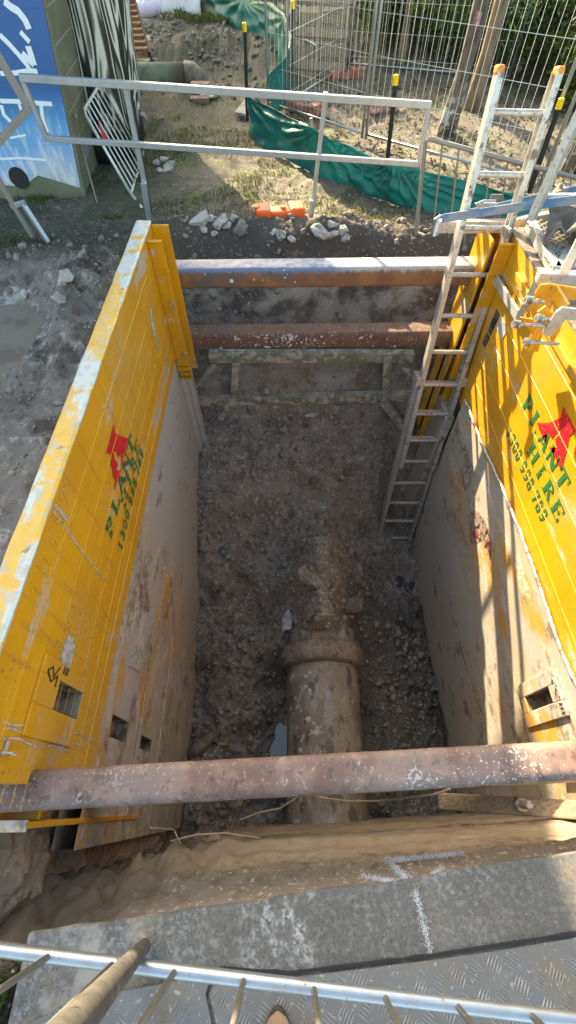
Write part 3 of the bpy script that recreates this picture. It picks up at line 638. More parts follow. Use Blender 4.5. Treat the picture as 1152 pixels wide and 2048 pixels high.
fork((782, 1730), (830, 1776), .007, 2200); fork((885, 1737), (832, 1776), .005, 2000); fork((722, 1752), (820, 1768), .004, 1500); fork((770, 1722), (925, 1706), .004, 1800); fork((815, 1765), (840, 1782), .012, 3000)
tag(build('paint_mark', m, 'lime'), 'forked white spray mark on the clay edge above the line', 'paint mark')
# checker plates
def checker(name, poly2d, z, label):
    root = thing(name, label, 'steel plate', (sum(p[0] for p in poly2d)/len(poly2d), sum(p[1] for p in poly2d)/len(poly2d), z))
    m = MB(); m.poly([(p[0], p[1], z) for p in poly2d], (0, 0, .008)); build('plate', m, 'plate', root)
    def inside(x, y):
        c = False; n = len(poly2d)
        for i in range(n):
            x1, y1 = poly2d[i]; x2, y2 = poly2d[(i+1) % n]
            if (y1 > y) != (y2 > y) and x < (x2-x1)*(y-y1)/(y2-y1)+x1: c = not c
        return c
    t = MB(); s = .056; zz = z+.008
    for i in range(-60, 90):
        for j in range(-60, 30):
            a0 = math.radians(12); gx = i*s; gy = j*s; cx = gx*math.cos(a0)-gy*math.sin(a0)+.1; cy = gx*math.sin(a0)+gy*math.cos(a0)-.5
            if not (-.95 < cx < 1.35 and -.72 < cy < -.2) or not inside(cx, cy) or not inside(cx+.022, cy) or not inside(cx-.022, cy) or not inside(cx, cy+.022): continue
            a = a0+(math.pi/4 if (i+j) % 2 else -math.pi/4); d = Vector((math.cos(a), math.sin(a), 0)); w = Vector((-d.y, d.x, 0))
            for k in range(-2, 3):
                c = Vector((cx, cy, zz))+w*(k*.0088); l = .0215
                t.add([c-d*l, c-w*.0026, c+d*l, c+w*.0026, c+Vector((0, 0, .0032))], [(0, 1, 4), (1, 2, 4), (2, 3, 4), (3, 0, 4)])
    build('tread', t, 'tread', root)
crack = [Z(440, 1938, 0), Z(576, 1948, 0), Z(862, 1913, 0), Z(1000, 1893, 0), Z(1152, 1868, 0)]
checker('checker_plate', [(c.x, c.y-.006) for c in crack]+[(1.4, -.42), (1.4, -1.3), (-.2, -1.3)][0:0]+[(1.3, -.36), (1.3, -1.2), (.1, -1.2), (Z(420, 1985).x, Z(420, 1985).y)], .006, 'grey checker plate along the slab, right of the thick leaning post')
q = [Z(160, 1995, 0), Z(330, 1965, 0), Z(425, 1946, 0)]
checker('checker_plate', [(p.x, p.y) for p in q]+[(Z(412, 1985).x, Z(412, 1985).y), (.06, -1.2), (-.75, -1.2), (-.75, -.5)], .004, 'darker checker plate at the bottom left corner under the barrier')
# crack joint
m = strip([c+Vector((0, .003, .001)) for c in lerp(crack[0], crack[1], 6)+lerp(crack[1], crack[2], 10)[1:]+lerp(crack[2], crack[4], 10)[1:]], .009, seed=5)
tag(build('joint_gap', m, 'blackpaint'), 'dark dirt filled gap between slab and checker plate', 'gap')
# thick post + mud ring
p0 = Z(288, 1893, 0)
root = thing('leaning_post', 'thick muddy steel tube rising from a hole in the slab', 'post', p0)
dirp = (Vector((0, 0, CZ))+ray(150, 2048)*1.15*.9-p0)
topp = Vector((0, 0, CZ))+ray(120, 2085)*.62/abs(ray(120, 2085).z)
m = MB(); m.tube([p0-Vector((0, 0, .1)), p0, p0.lerp(topp, .5), topp, p0+(topp-p0)*1.6], .0195, 20); build('tube', m, 'post', root, smooth=True)
m = MB(); m.tube([p0+Vector((0, 0, -.01)), p0+Vector((0, 0, .004)), p0+Vector((0, 0, .012))], [.048, .036, .024], 24); build('mud_collar', m, 'concrete', root, smooth=True)

# foreground barrier: bottom rail + bars rising past the camera
a = Vector((0, 0, CZ))+ray(-60, 1892)*1.98; b = Vector((0, 0, CZ))+ray(1230, 2050)*1.9
a = Z(-60, 1892, .16); b = Z(1230, 2050, .16)
root = thing('crowd_barrier', 'galvanised barrier at the bottom edge, its bars rising toward the viewer', 'crowd barrier', (0, a.y, 0))
m = MB(); m.tube(lerp(a.lerp(b, -.25), a.lerp(b, 1.25), 4), .0165, 16); build('rail', m, 'galv', root, smooth=True)
upv = Vector((0, -.02, 1.0))
for px in (-30, 110, 243, 370, 510, 650, 790, 930, 1070, 1200):
    t = (px+60)/1290; q = a.lerp(b, t); m = MB(); m.tube([q+Vector((0, 0, .01)), q+upv*.92], .0078, 10); build('bar', m, 'galv_dull', root, smooth=True)
m = MB(); m.tube(lerp(a+upv*.93, b+upv*.93, 4), .0165, 16); build('top_rail', m, 'galv', root, smooth=True)
for t in (-.25, 1.25):
    q = a.lerp(b, t); m = MB(); m.tube([q, Vector((q.x, q.y, .01))], .0165, 12); m.bar((q.x, q.y-.25, .012), (q.x, q.y+.1, .012), .04, .012); build('foot', m, 'galv_dull', root)

# boot
p = Z(556, 2048, .016)
root = thing('boot', 'tan leather work boot toe poking in at the bottom edge', 'boot', (p.x, p.y-.12, .014))
m = MB(); ln = .29; y1 = p.y+.03
def boot(u, v):
    a = 2*math.pi*u; t = v; yy = y1-ln*t
    w = .047*math.sqrt(max(0, 1-(1-min(1, t/.28))**2))+.0005 if t < .28 else .047-.010*sstep(.3, .6, t)+.004*sstep(.6, 1, t)
    h = (.062*math.sqrt(max(0, 1-(1-min(1, t/.2))**2)))+.045*sstep(.3, .7, t)+.0005
    return (p.x+w*math.cos(a), yy, .03+h*(.5+.5*math.sin(a)))
m.sheet(boot, 32, 30); m.tube([(p.x, y1-.23, .08), (p.x, y1-.24, .16), (p.x, y1-.25, .28)], [.046, .047, .052], 20)
build('upper', m, 'boot', root, smooth=True)
pts = [(p.x+(.053 if math.sin(a) > -.2 else .045)*math.cos(a), y1+.006-ln/2-.006+(ln/2+.008)*math.sin(a), .015) for a in [i*math.pi/16 for i in range(32)]]
m = MB(); m.poly(pts, (0, 0, .018)); build('sole', m, 'sole', root, bevel=.004)

# ---------------------------------------------------------------- painted marks (stencil lettering on the panels)
def seg(p, a, b):
    ax, ay = a; bx, by = b; dx, dy = bx-ax, by-ay; t = max(0, min(1, ((p[0]-ax)*dx+(p[1]-ay)*dy)/(dx*dx+dy*dy+1e-9)))
    return math.hypot(p[0]-ax-t*dx, p[1]-ay-t*dy)
def arc(cx, cy, rx, ry, a0, a1, n=14): return [(cx+rx*math.cos(math.radians(a0+(a1-a0)*i/n)), cy+ry*math.sin(math.radians(a0+(a1-a0)*i/n))) for i in range(n+1)]
V_ = lambda x: [([(x, .06), (x, .94)], .12), ([(x-.17, .05), (x+.17, .05)], .05), ([(x-.17, .95), (x+.17, .95)], .05)]
G = {
 'P': V_(.22)+[(arc(.35, .7, .36, .24, 90, -90), .09)],
 'L': V_(.22)+[([(.2, .06), (.8, .06)], .06), ([(.8, .05), (.8, .3)], .05)],
 'A': [([(.12, .06), (.48, .95)], .06), ([(.86, .06), (.5, .95)], .12), ([(.25, .35), (.72, .35)], .05), ([(.0, .05), (.26, .05)], .05), ([(.7, .05), (1., .05)], .05)],
 'N': [([(.15, .05), (.15, .95)], .06), ([(.12, .93), (.82, .08)], .12), ([(.85, .05), (.85, .95)], .06), ([(0, .05), (.3, .05)], .05), ([(.7, .95), (1, .95)], .05), ([(0, .95), (.2, .95)], .05)],
 'T': [([(.5, .06), (.5, .94)], .12), ([(.1, .94), (.9, .94)], .06), ([(.3, .05), (.7, .05)], .05), ([(.1, .72), (.1, .95)], .05), ([(.9, .72), (.9, .95)], .05)],
 'H': V_(.2)+V_(.8)+[([(.2, .5), (.8, .5)], .06)],
 'I': V_(.5),
 'R': V_(.22)+[(arc(.35, .72, .34, .22, 90, -90), .08), ([(.45, .5), (.78, .08)], .11), ([(.7, .05), (.98, .05)], .05)],
 'E': V_(.22)+[([(.2, .06), (.82, .06)], .06), ([(.2, .94), (.78, .94)], .06), ([(.2, .5), (.6, .5)], .06), ([(.82, .05), (.82, .28)], .05), ([(.78, .75), (.78, .95)], .05), ([(.6, .4), (.6, .6)], .04)],
 '1': [([(.5, .05), (.5, .95)], .12), ([(.5, .9), (.28, .78)], .06), ([(.3, .05), (.72, .05)], .05)],
 '3': [(arc(.45, .73, .27, .22, 160, -90), .1), (arc(.45, .27, .3, .23, 90, -160), .1)],
 '0': [(arc(.5, .5, .3, .44, 0, 360, 24), .1)],
 '9': [(arc(.5, .68, .28, .26, 0, 360, 20), .095), (arc(.42, .5, .38, .44, 10, -110), .09)],
 '8': [(arc(.5, .72, .24, .22, 0, 360, 20), .095), (arc(.5, .27, .3, .23, 0, 360, 20), .1)],
 '7': [([(.15, .93), (.85, .93)], .08), ([(.82, .92), (.42, .05)], .11), ([(.15, .7), (.15, .95)], .05)],
}
def paint_mesh(items, x, dirs, cell, wear, seed):
    # items: list of test(yz)->bool with bounding boxes in (s,t) panel coords; output quads on plane x
    m = MB()
    for (s0, s1, t0, t1, test) in items:
        ns = int((s1-s0)/cell); nt_ = int((t1-t0)/cell)
        for j in range(nt_):
            run = None
            for i in range(ns+1):
                s = s0+(i+.5)*cell; t = t0+(j+.5)*cell
                ok = i < ns and test(s, t) and mnoise.noise(Vector((s*26+seed, t*26, seed)))+.6*mnoise.noise(Vector((s*90+seed, t*90, seed))) < wear
                if ok and run is None: run = i
                if not ok and run is not None:
                    ya = s0+run*cell; yb = s0+i*cell; z0 = t0+j*cell; z1 = z0+cell
                    m.add([(x, dirs*ya, z0), (x, dirs*yb, z0), (x, dirs*yb, z1), (x, dirs*ya, z1)], [(0, 1, 2, 3)]); run = None
    return m
def text_items(txt, s0, t0, h, w, gap, space=.5):
    out = []; s = s0
    for ch in txt:
        if ch == ' ': s += w*space; continue
        g = G[ch]
        def test(a, b, g=g, s=s):
            p = ((a-s)/w, (b-t0)/h)
            # measure distance in glyph units with x compressed
            for pts, th in g:
                for k in range(len(pts)-1):
                    if seg(p, pts[k], pts[k+1]) < th: return True
            return False
        out.append((s-.06*w, s+w*1.06, t0-.02*h, t0+h*1.03, test)); s += w+gap
    return out
def poly_item(pts, holes=()):
    def ins(p, poly):
        c = False; n = len(poly)
        for i in range(n):
            x1, y1 = poly[i]; x2, y2 = poly[(i+1) % n]
            if (y1 > p[1]) != (y2 > p[1]) and p[0] < (x2-x1)*(p[1]-y1)/(y2-y1)+x1: c = not c
        return c
    return (min(p[0] for p in pts), max(p[0] for p in pts), min(p[1] for p in pts), max(p[1] for p in pts), lambda a, b: ins((a, b), pts) and not any(ins((a, b), h) for h in holes))

# ---------------------------------------------------------------- shoring panels
def faced_board(xf, xb, y0, y1, z0, z1, holes):
    """board whose face is at xf, back at xb, with rectangular holes (y0,y1,z0,z1) pierced part way"""
    m = MB(); ysn = sorted({y0, y1, *[h[0] for h in holes], *[h[1] for h in holes]}); zsn = sorted({z0, z1, *[h[2] for h in holes], *[h[3] for h in holes]})
    for i in range(len(ysn)-1):
        for j in range(len(zsn)-1):
            yc = (ysn[i]+ysn[i+1])/2; zc = (zsn[j]+zsn[j+1])/2
            if any(h[0] < yc < h[1] and h[2] < zc < h[3] for h in holes): continue
            m.add([(xf, ysn[i], zsn[j]), (xf, ysn[i+1], zsn[j]), (xf, ysn[i+1], zsn[j+1]), (xf, ysn[i], zsn[j+1])], [(0, 1, 2, 3)])
    m.add([(xb, y0, z0), (xb, y1, z0), (xb, y1, z1), (xb, y0, z1), (xf, y0, z0), (xf, y1, z0), (xf, y1, z1), (xf, y0, z1)], [(0, 1, 2, 3), (0, 1, 5, 4), (0, 3, 7, 4), (1, 2, 6, 5)])
    return m
def sockets(xf, holes, depth):
    m = MB(); d = depth
    for (a, b, c, e) in holes:
        m.add([(xf, a, c), (xf, b, c), (xf, b, e), (xf, a, e), (xf+d, a, c), (xf+d, b, c), (xf+d, b, e), (xf+d, a, e)], [(0, 1, 5, 4), (1, 2, 6, 5), (2, 3, 7, 6), (3, 0, 4, 7), (4, 5, 6, 7)])
    return m
def frame_plate(x0, x1, y0, y1, z0, z1, hole):
    m = MB(); a, b, c, e = hole
    m.box(x0, x1, y0, a, z0, z1); m.box(x0, x1, b, y1, z0, z1); m.box(x0, x1, a, b, z0, c); m.box(x0, x1, a, b, e, z1); return m

# LEFT upper panel
rl = thing('shoring_panel', 'yellow steel shoring panel on the left wall, upper half with pale worn top edge', 'shoring panel', (-.91, 1.6, -.42))
holesL = [(.30, .40, -.13, .085)]
build('board', faced_board(LX, LX-.10, .07, 3.19, -.42, .475, holesL), 'yellow', rl)
bp = build('lifting_plate', frame_plate(LX+.001, LX+.012, .20, .46, -.145, .235, holesL[0]), 'yellow', rl, bevel=.003)
sub('socket', sockets(LX+.011, [(.302, .398, -.128, .083)], -.085), 'inner', bp)
def topcap(u, v):
    y = .065+3.135*u; x = (LX-.092)+.097*v; e = .004*mnoise.noise(Vector((y*6, v*3, 0)))
    return (x+(e if v > .9 or v < .1 else 0), y, .49+.004*mnoise.noise(Vector((y*9, x*20, 2)))-(.004 if v in (0., 1.) else 0))
m = MB(); m.sheet(topcap, 200, 8); 
m.box(LX-.09, LX+.003, .068, 3.195, .475, .487); build('top_edge', m, 'yellow_edge', rl)
m = MB()
for z, w in ((.335, .004), (.16, .0035), (.03, .0025), (-.11, .003), (-.235, .0035), (-.33, .004)):
    pts = [(LX+.0015, .1+i*.056, z+.0025*mnoise.noise(Vector((i*.5, z*9, 0)))) for i in range(54)]
    pts = [p for p in pts if not (.19 < p[1] < .47 and -.16 < z < .25)]
    run = [pts[0]]
    for p in pts[1:]:
        if p[1]-run[-1][1] > .1:
            m.tube(run, w, 6); run = []
        run.append(p)
    m.tube(run, w, 6)
for i in range(10):
    z = .3-.065*i; m.tube([(LX+.0008, 0, z), (LX+.0008, 3.0, z+.003)], .0012, 4)
build('weld_seam', m, 'yellow', rl)
# weld-bead number and marks
m = MB()
def bead(pts, r=.0035, x=LX+.002): m.tube([(x, p[0], p[1]) for p in pts], r, 6)
def beadtxt(seq, y0, z0, h, w, gap, ang=0.):
    shp = {'1': [[(.2, .7), (.5, 1)], [(.5, 1), (.5, 0)]], '0': [[(.1, 0), (.1, 1), (.7, .9), (.85, .5), (.75, .05), (.1, 0)]], '3': [[(.1, 1), (.8, .85), (.35, .5)], [(.35, .5), (.85, .35), (.6, 0), (.05, 0)]],
           '5': [[(.85, 1), (.2, 1), (.15, .55), (.75, .5), (.8, .1), (.1, 0)]], '7': [[(.05, 1), (.9, 1)], [(.9, 1), (.4, 0)]]}
    y = y0
    for ch in seq:
        for st in shp[ch]: bead([(y+p[0]*w, z0+p[1]*h) for p in st])
        y += w+gap
beadtxt('10357', .60, .36, .085, .06, .035)
build('weld_number', m, 'yellow', rl)
m = MB()
for a_, b_, c_ in (((0.445, .235), (.445, -.14), .006),): pass
bead([(.41, .20), (.43, .17), (.40, .15), (.44, .12)], .003, LX+.0135); bead([(.41, .2), (.38, .16), (.41, .12), (.37, .12)], .003, LX+.0135)
for k in range(3): bead([(.425, .085-k*.016), (.452, .08-k*.016)], .003, LX+.0135)
build('scrawled_mark', m, 'black', rl)
# cement stick marks
m = MB(); pts = [X(x_, y_, LX+.0015) for x_, y_ in ((137, 1270), (146, 1278), (144, 1285), (149, 1290), (143, 1318), (139, 1338), (120, 1328), (122, 1310), (128, 1300), (126, 1290))]
m.poly(pts, (.003, 0, 0)); build('cement_patch', m, 'tagmud', rl)
def scr(pts, w, m):
    q = [X(x_, y_, LX+.002) for x_, y_ in pts]
    for i in range(len(q)-1): m.add([q[i]+Vector((0, w, 0)), q[i]-Vector((0, w, 0)), q[i+1]-Vector((0, w, 0)), q[i+1]+Vector((0, w, 0))], [(0, 1, 2, 3)])
m = MB(); scr([(104, 1020), (130, 1055), (170, 1110), (212, 1162)], .004, m); scr([(110, 1010), (135, 1040)], .008, m)
def scrh(pts, w, m):
    q = [X(x_, y_, LX+.002) for x_, y_ in pts]
    for i in range(len(q)-1): m.add([q[i]+Vector((0, 0, w)), q[i]-Vector((0, 0, w)), q[i+1]-Vector((0, 0, w)), q[i+1]+Vector((0, 0, w))], [(0, 1, 2, 3)])
for dy in (0, 16, 34): 
    pts = [(5+i*17, 1442+dy+i*3.2+5*math.sin(i*1.3+dy)) for i in range(12-dy//10)]
    q = [X(x_, y_, LX+.002) for x_, y_ in pts]
    for i in range(len(q)-1): m.add([q[i]+Vector((0, .003, 0)), q[i]-Vector((0, .003, 0)), q[i+1]-Vector((0, .003, 0)), q[i+1]+Vector((0, .003, 0))], [(0, 1, 2, 3)])
build('cement_drips', m, 'tagmud', rl)
# far diamond plate
m = MB(); pts = [X(px, py, LX+.001) for px, py in ((296, 585), (287, 622), (313, 728), (316, 705))]
for i in range(3): m.bar(pts[i]+Vector((.002, 0, 0)), pts[i+1]+Vector((.002, 0, 0)), .008, .008)
build('rib', m, 'yellow', rl)
m = MB(); pts = [X(px, py, LX+.002) for px, py in ((299, 606), (303, 625), (317, 700), (312, 690), (302, 650))]
m.poly(pts, (.002, 0, 0)); build('scrape', m, 'tagmud', rl)
# lettering
def bl(x_, y_, ox, oy, s): return (ox+x_/s, oy+y_/s)
redL = [(435, 165), (445, 290), (520, 335), (612, 362), (585, 520), (545, 700), (500, 860), (445, 1030), (425, 850), (400, 720), (375, 560), (325, 555), (375, 420)]
cutL = [(425, 525), (470, 535), (480, 610), (522, 560), (530, 650), (510, 780), (460, 770), (485, 690), (440, 620)]
def toL(pp): return [(lambda v: (v.y, v.z))(X(160+a_/6.4, 820+b_/6.4, LX+.002)) for a_, b_ in pp]
build('red_emblem', paint_mesh([poly_item(toL(redL), [toL(cutL)])], LX+.0035, 1, .004, .55, 3), 'redpaint', rl)
it = text_items('PLANT', 1.10, -.062, .084, .118, .014)+text_items('HIRE', 1.33, -.142, .072, .105, .018)+text_items('1300 998 789', 1.11, -.218, .066, .055, .009, .5)
build('lettering', paint_mesh(it, LX+.0035, 1, .0028, .5, 9), 'greenpaint', rl)

# slide rails (strut posts) with pins
def slide_rail(root, sx, y0, y1, xw, z0, z1, near):
    s = sx; xi = (LX if s < 0 else RX); d = -s    # d: direction into the trench
    m = MB()
    m.box(*sorted((xi+d*.001, xi+d*xw)), y0, y0+.014, z0, z1)                      # front flange
    m.box(*sorted((xi+d*.001, xi+d*(xw+.018))), y1-.014, y1, z0-.05, z1+.012)             # rear flange
    m.box(*sorted((xi+d*.001, xi+d*.014)), y0+.014, y1-.014, z0, z1-.05)
    for z in (z1-.012, z1-.2, z0+.13, z0):
        m.box(*sorted((xi+d*.0, xi+d*(xw+.004))), y0-.012, y0, z, z+.012)
    return build('rail_post', m, 'yellow', root, bevel=.003)
def pin(root, x, y, z, sgn):
    m = MB(); m.tube([(x, y+.02, z), (x, y-.02, z)], .007, 8); m.tube([(x+.01, y-.012, z+.03), (x+.03, y-.014, z+.012), (x+.012, y-.014, z), (x-.004, y-.014, z+.016), (x+.01, y-.013, z+.03)], .003, 6)
    m.tube([(x+.012, y-.014, z), (x+.008, y-.014, z-.03), (x+.02, y-.014, z-.04), (x+.026, y-.014, z-.02)], .003, 6); return build('clip_pin', m, 'bolt', root)
slide_rail(rl, -1, 3.0, 3.20, .095, -.62, .455, False)
pin(rl, -.80, 2.99, .03, 1); pin(rl, -.79, 2.99, -.38, 1)
m = MB(); m.box(LX+.002, LX+.105, 2.95, 2.986, -.60, -.59); m.box(LX+.002, LX+.105, 2.95, 2.986, -.51, -.50); m.box(LX+.098, LX+.106, 2.95, 2.986, -.588, -.512); m.tube([(-.80, 2.96, -.55), (-.77, 2.96, -.55)], .014, 8); build('bracket', m, 'yellow', rl)
pin(rl, -.855, .155, .30, 1)
m = MB(); m.box(LX-.16, LX+.005, -.052, -.032, -1.25, .045); m.box(LX-.16, LX-.14, -.03, .1, -1.25, .045); m.box(LX-.16, LX+.0, -.03, .1, -.05, -.035); build('end_flange', m, 'yellow', rl, bevel=.003)
m = MB(); m.box(LX-.165, LX+.01, -.06, -.028, .046, .054); build('end_cap', m, 'lower_l', rl)

# LEFT lower panel
rll = thing('shoring_panel', 'mud caked lower steel panel under the yellow panel on the left', 'shoring panel', (-.92, 1.6, -2.7))
hl = [(.29, .39, -.83, -.57), (.29, .36, -1.34, -1.10)]
def lowerL(u, v): return None
build('board', faced_board(LX-.008, LX-.1, -.14, 2.98, -2.9, -.424, hl), 'lower_l', rll)
build('socket', sockets(LX-.009, [(a+.002, b-.002, c+.002, d-.002) for a, b, c, d in hl], -.07), 'inner', rll)
m = MB(); pts = [X(a_, b_, LX-.006) for a_, b_ in ((272, 1290), (288, 1292), (285, 1318), (280, 1345), (257, 1332), (262, 1310))]; m.poly(pts, (.004, 0, 0)); build('cement_patch', m, 'tagmud', rll)
m = MB(); m.box(LX-.09, LX+.03, 2.99, 3.2, -2.4, -.62); m.box(LX+.03, LX+.06, 3.08, 3.2, -2.0, -.66); build('rail_post', m, 'lower_l', rll, bevel=.006)
m = MB(); m.bar((LX, .9, -1.02), (LX, -.1, -1.02), .008, .008); m.bar((LX, .9, -1.5), (LX, -.1, -1.5), .006, .006); build('weld_seam', m, 'lower_l', rll)
build('faded_emblem', paint_mesh([poly_item([(1.02, -.62), (1.12, -.6), (1.15, -.75), (1.05, -.88), (.98, -.75)])], LX-.006, 1, .004, -.05, 33), 'redfaded', rll)

# RIGHT upper panel
rr = thing('shoring_panel', 'sunlit yellow steel shoring panel on the right wall under the platform', 'shoring panel', (1.6, 1.5, -.8))
hr = [(2.86, 2.94, -.27, .02)]
build('board', faced_board(RX, RX+.12, -.16, 3.2, -.835, .42, hr), 'yellow', rr)
build('socket', sockets(RX+.001, [(2.862, 2.938, -.268, .018)], .08), 'inner', rr)
m = MB(); m.box(RX-.003, RX+.122, -.165, 3.205, .42, .432); build('top_edge', m, 'mud', rr)
m = MB()
for z in (.22, .02, -.16, -.36, -.52): m.tube([(RX-.0015, -.1, z), (RX-.0015, 1.5, z+.002), (RX-.0015, 2.95, z)], .0035, 6)
build('weld_seam', m, 'yellow', rr)
m = MB(); m.bar((RX-.012, 1.2, .30), (RX-.012, 2.85, .30), .022, .04); build('rib', m, 'yellow', rr, bevel=.004)
m = MB(); pts = [X(a_, b_, RX-.002) for a_, b_ in ((1003, 630), (1012, 650), (1014, 662), (1004, 680), (996, 664), (993, 652))]; m.poly(pts, (-.003, 0, 0)); build('cement_patch', m, 'tagmud', rr)
redR = [(870, 615), (987, 850), (930, 890), (905, 1010), (850, 1215), (790, 1080), (745, 1010), (705, 960), (655, 850), (625, 775), (740, 770), (850, 720)]
cutR = [(725, 860), (765, 915), (850, 815), (835, 880), (790, 925), (812, 1000), (705, 1000)]
def toR(pp): return [(lambda v: (-v.y, v.z))(X(940+a_/4.655, 680+b_/4.655, RX-.002)) for a_, b_ in pp]
build('red_emblem', paint_mesh([poly_item(toR(redR), [toR(cutR)])], RX-.0035, -1, .004, .55, 5), 'redpaint', rr)
it = text_items('PLANT', -2.12, -.165, .115, .125, .02)+text_items('HIRE', -1.84, -.285, .1, .12, .022)+text_items('1300 998 789', -2.12, -.41, .09, .06, .008, .55)
build('lettering', paint_mesh(it, RX-.0035, -1, .0032, .52, 12), 'greenpaint', rr)
slide_rail(rr, 1, 3.05, 3.38, .10, -1.5, .40, False)
m = MB(); m.box(RX-.125, RX-.105, 3.12, 3.42, -1.5, .38); build('channel', m, 'yellow', rr, bevel=.004)
slide_rail(rr, 1, -.07, .2, .06, -.9, .38, True)
m = MB(); m.box(RX-.05, RX+.14, -.13, -.11, -1.3, .36); build('end_flange', m, 'yellow', rr, bevel=.003)

# RIGHT lower panel with bent lip
rrl = thing('shoring_panel', 'scraped grey and orange lower steel panel with bent lip on the right', 'shoring panel', (1.6, 1.4, -3.0))
lipP = [X(a_, b_, RX-.02) for a_, b_ in ((919, 772), (940, 825), (965, 890), (1000, 965), (1035, 1050), (1065, 1130), (1095, 1220), (1125, 1310), (1152, 1365))]
ly = [p.y for p in lipP][::-1]; lz = [p.z for p in lipP][::-1]; print('lip', list(zip(ly, lz)))
def lip_z(y): return float(np.interp(y, ly, lz))
def plate_r(u, v):
    y = -.14+2.95*u; zt = lip_z(y); z = zt+(-3.15-zt)*v
    return (RX-.015+.006*mnoise.noise(Vector((y*1.5, z*1.5, 0)))+.0, y, z)
hrl = [(.46, .55, -1.16, -.86)]
m = MB(); NU, NVv = 180, 150; sheet = [[plate_r(i/NU, j/NVv) for i in range(NU+1)] for j in range(NVv+1)]
vs = [p for row in sheet for p in row]; fs = []
for j in range(NVv):
    for i in range(NU):
        c = sheet[j][i]; c2 = sheet[j+1][i+1]; yc = (c[1]+c2[1])/2; zc = (c[2]+c2[2])/2
        if hrl[0][0] < yc < hrl[0][1] and hrl[0][2] < zc < hrl[0][3]: continue
        fs.append((j*(NU+1)+i, j*(NU+1)+i+1, (j+1)*(NU+1)+i+1, (j+1)*(NU+1)+i))
m.add(vs, fs); o = build('board', m, 'lower_r', rrl, smooth=True)
m = MB(); m.box(RX+.001-.004, RX-.003+.004, -.14, 2.81, -3.1, -1.2); 
build('socket', sockets(RX-.012, [(.45, .56, -1.17, -.85)], .08), 'inner', rrl)
build('lifting_plate', frame_plate(RX-.03, RX-.018, .38, .63, -1.24, -.76, (.46, .55, -1.16, -.86)), 'lower_r', rrl, bevel=.004)
m = MB(); m.tube([(RX-.02+.006*mnoise.noise(Vector((y_*8, 0, 0))), y_, lip_z(y_)+.004*mnoise.noise(Vector((y_*20, 0, 3)))) for y_ in np.linspace(-.14, 2.8, 120)], .011, 8); build('lip', m, 'lip', rrl, smooth=True)
m = MB()
def beadr(pts, x=RX-.033): m.tube([(x, p[0], p[1]) for p in pts], .0035, 6)
beadr([(.55, -.81), (.5, -.80), (.53, -.775), (.48, -.77)]); beadr([(.55, -.81), (.58, -.78), (.54, -.765)])
for k in range(3): beadr([(.45-k*.022, -.80), (.445-k*.022, -.77)])
build('scrawled_mark', m, 'inner', rrl)
build('faded_emblem', paint_mesh([poly_item([(-1.98, -1.22), (-1.92, -1.05), (-1.78, -.98), (-1.55, -1.0), (-1.5, -1.08), (-1.7, -1.12), (-1.75, -1.3)])], RX-.024, -1, .004, .12, 21), 'redfaded', rrl)
m = MB(); m.box(RX-.10, RX-.02, 2.83, 3.15, -3.0, -.95); build('rail_post', m, 'lower_r', rrl, bevel=.006)
m = MB(); m.bar((RX-.06, 3.19, -2.2), (RX-.06, 3.19, -.55), .07, .03); m.bar((RX-.11, 3.24, -1.7), (RX-.11, 3.24, -.45), .04, .03); build('end_channel', m, 'yellow', rrl)

# ---------------------------------------------------------------- struts
def strut(a, b, h, w, mat, label, r=.022):
    a = Vector(a); b = Vector(b); root = thing('strut', label, 'steel strut', (a+b)/2); d = (b-a).normalized(); s = Vector((0, 1, 0)); s = (s-d*s.dot(d)).normalized(); u = d.cross(s)
    if u.z < 0: u = -u
    prof = []
    for cx, cy, a0 in ((1, 1, 0), (-1, 1, 90), (-1, -1, 180), (1, -1, 270)):
        for k in range(5):
            t = math.radians(a0+k*22.5); prof.append((cx*(w/2-r)+r*math.cos(t), cy*(h/2-r)+r*math.sin(t)))
    m = MB(); n = 60; vs = []
    for i in range(n+1):
        p = a.lerp(b, i/n); vs += [p+s*(q[0]+.0012*mnoise.noise(Vector((i*.6, k, 0))))+u*(q[1]+.0012*mnoise.noise(Vector((i*.5, k, 5)))) for k, q in enumerate(prof)]
    L_ = len(prof); m.add(vs, [(i*L_+k, i*L_+(k+1) % L_, (i+1)*L_+(k+1) % L_, (i+1)*L_+k) for i in range(n) for k in range(L_)]+[tuple(range(L_)), tuple(n*L_+k for k in range(L_))])
    build('tube', m, mat, root, smooth=True)
    return root
def splats(root, pts, nrm):
    m = MB()
    nrm = Vector(nrm); t1 = nrm.orthogonal().normalized(); t2 = nrm.cross(t1)
    for p, r in pts:
        q = []; sd = random.random()*50
        for k in range(10):
            a_ = 2*math.pi*k/10; rr_ = r*(1+.6*mnoise.noise(Vector((math.cos(a_)*1.5+sd, math.sin(a_)*1.5, 0)))); q.append(Vector(p)+t1*rr_*math.cos(a_)+t2*rr_*math.sin(a_))
        m.poly(q, nrm*.003)
    build('concrete_splash', m, 'splat', root)
s1 = strut((LX+.01, 3.33, .07), (RX-.01, 3.33, .08), .15, .16, 'rust_blue', 'upper far steel strut, blue painted top over brown rust')
pts = [(Y(x_, y_, 3.249), r) for x_, y_, r in ((463, 562, .014), (508, 559, .007), (570, 555, .006), (568, 540, .006), (410, 549, .005), (590, 564, .006), (575, 548, .004), (526, 560, .004))]
splats(s1, pts, (0, -1, 0))
s2 = strut((LX+.01, 3.31, -.448), (RX-.01, 3.31, -.438), .145, .16, 'rust', 'second far steel strut, red rust spattered with concrete')
pts = []
for i in range(130):
    px = random.gauss(560, 55) if i < 90 else random.uniform(370, 830); py = random.uniform(668, 696); pts.append((Y(px, py, 3.229), random.choice((.003, .003, .004, .006, .009))))
for i in range(5): pts.append((Y(575+random.uniform(-15, 12), 678+random.uniform(-9, 12), 3.229), random.uniform(.012, .02)))
splats(s2, pts, (0, -1, 0))
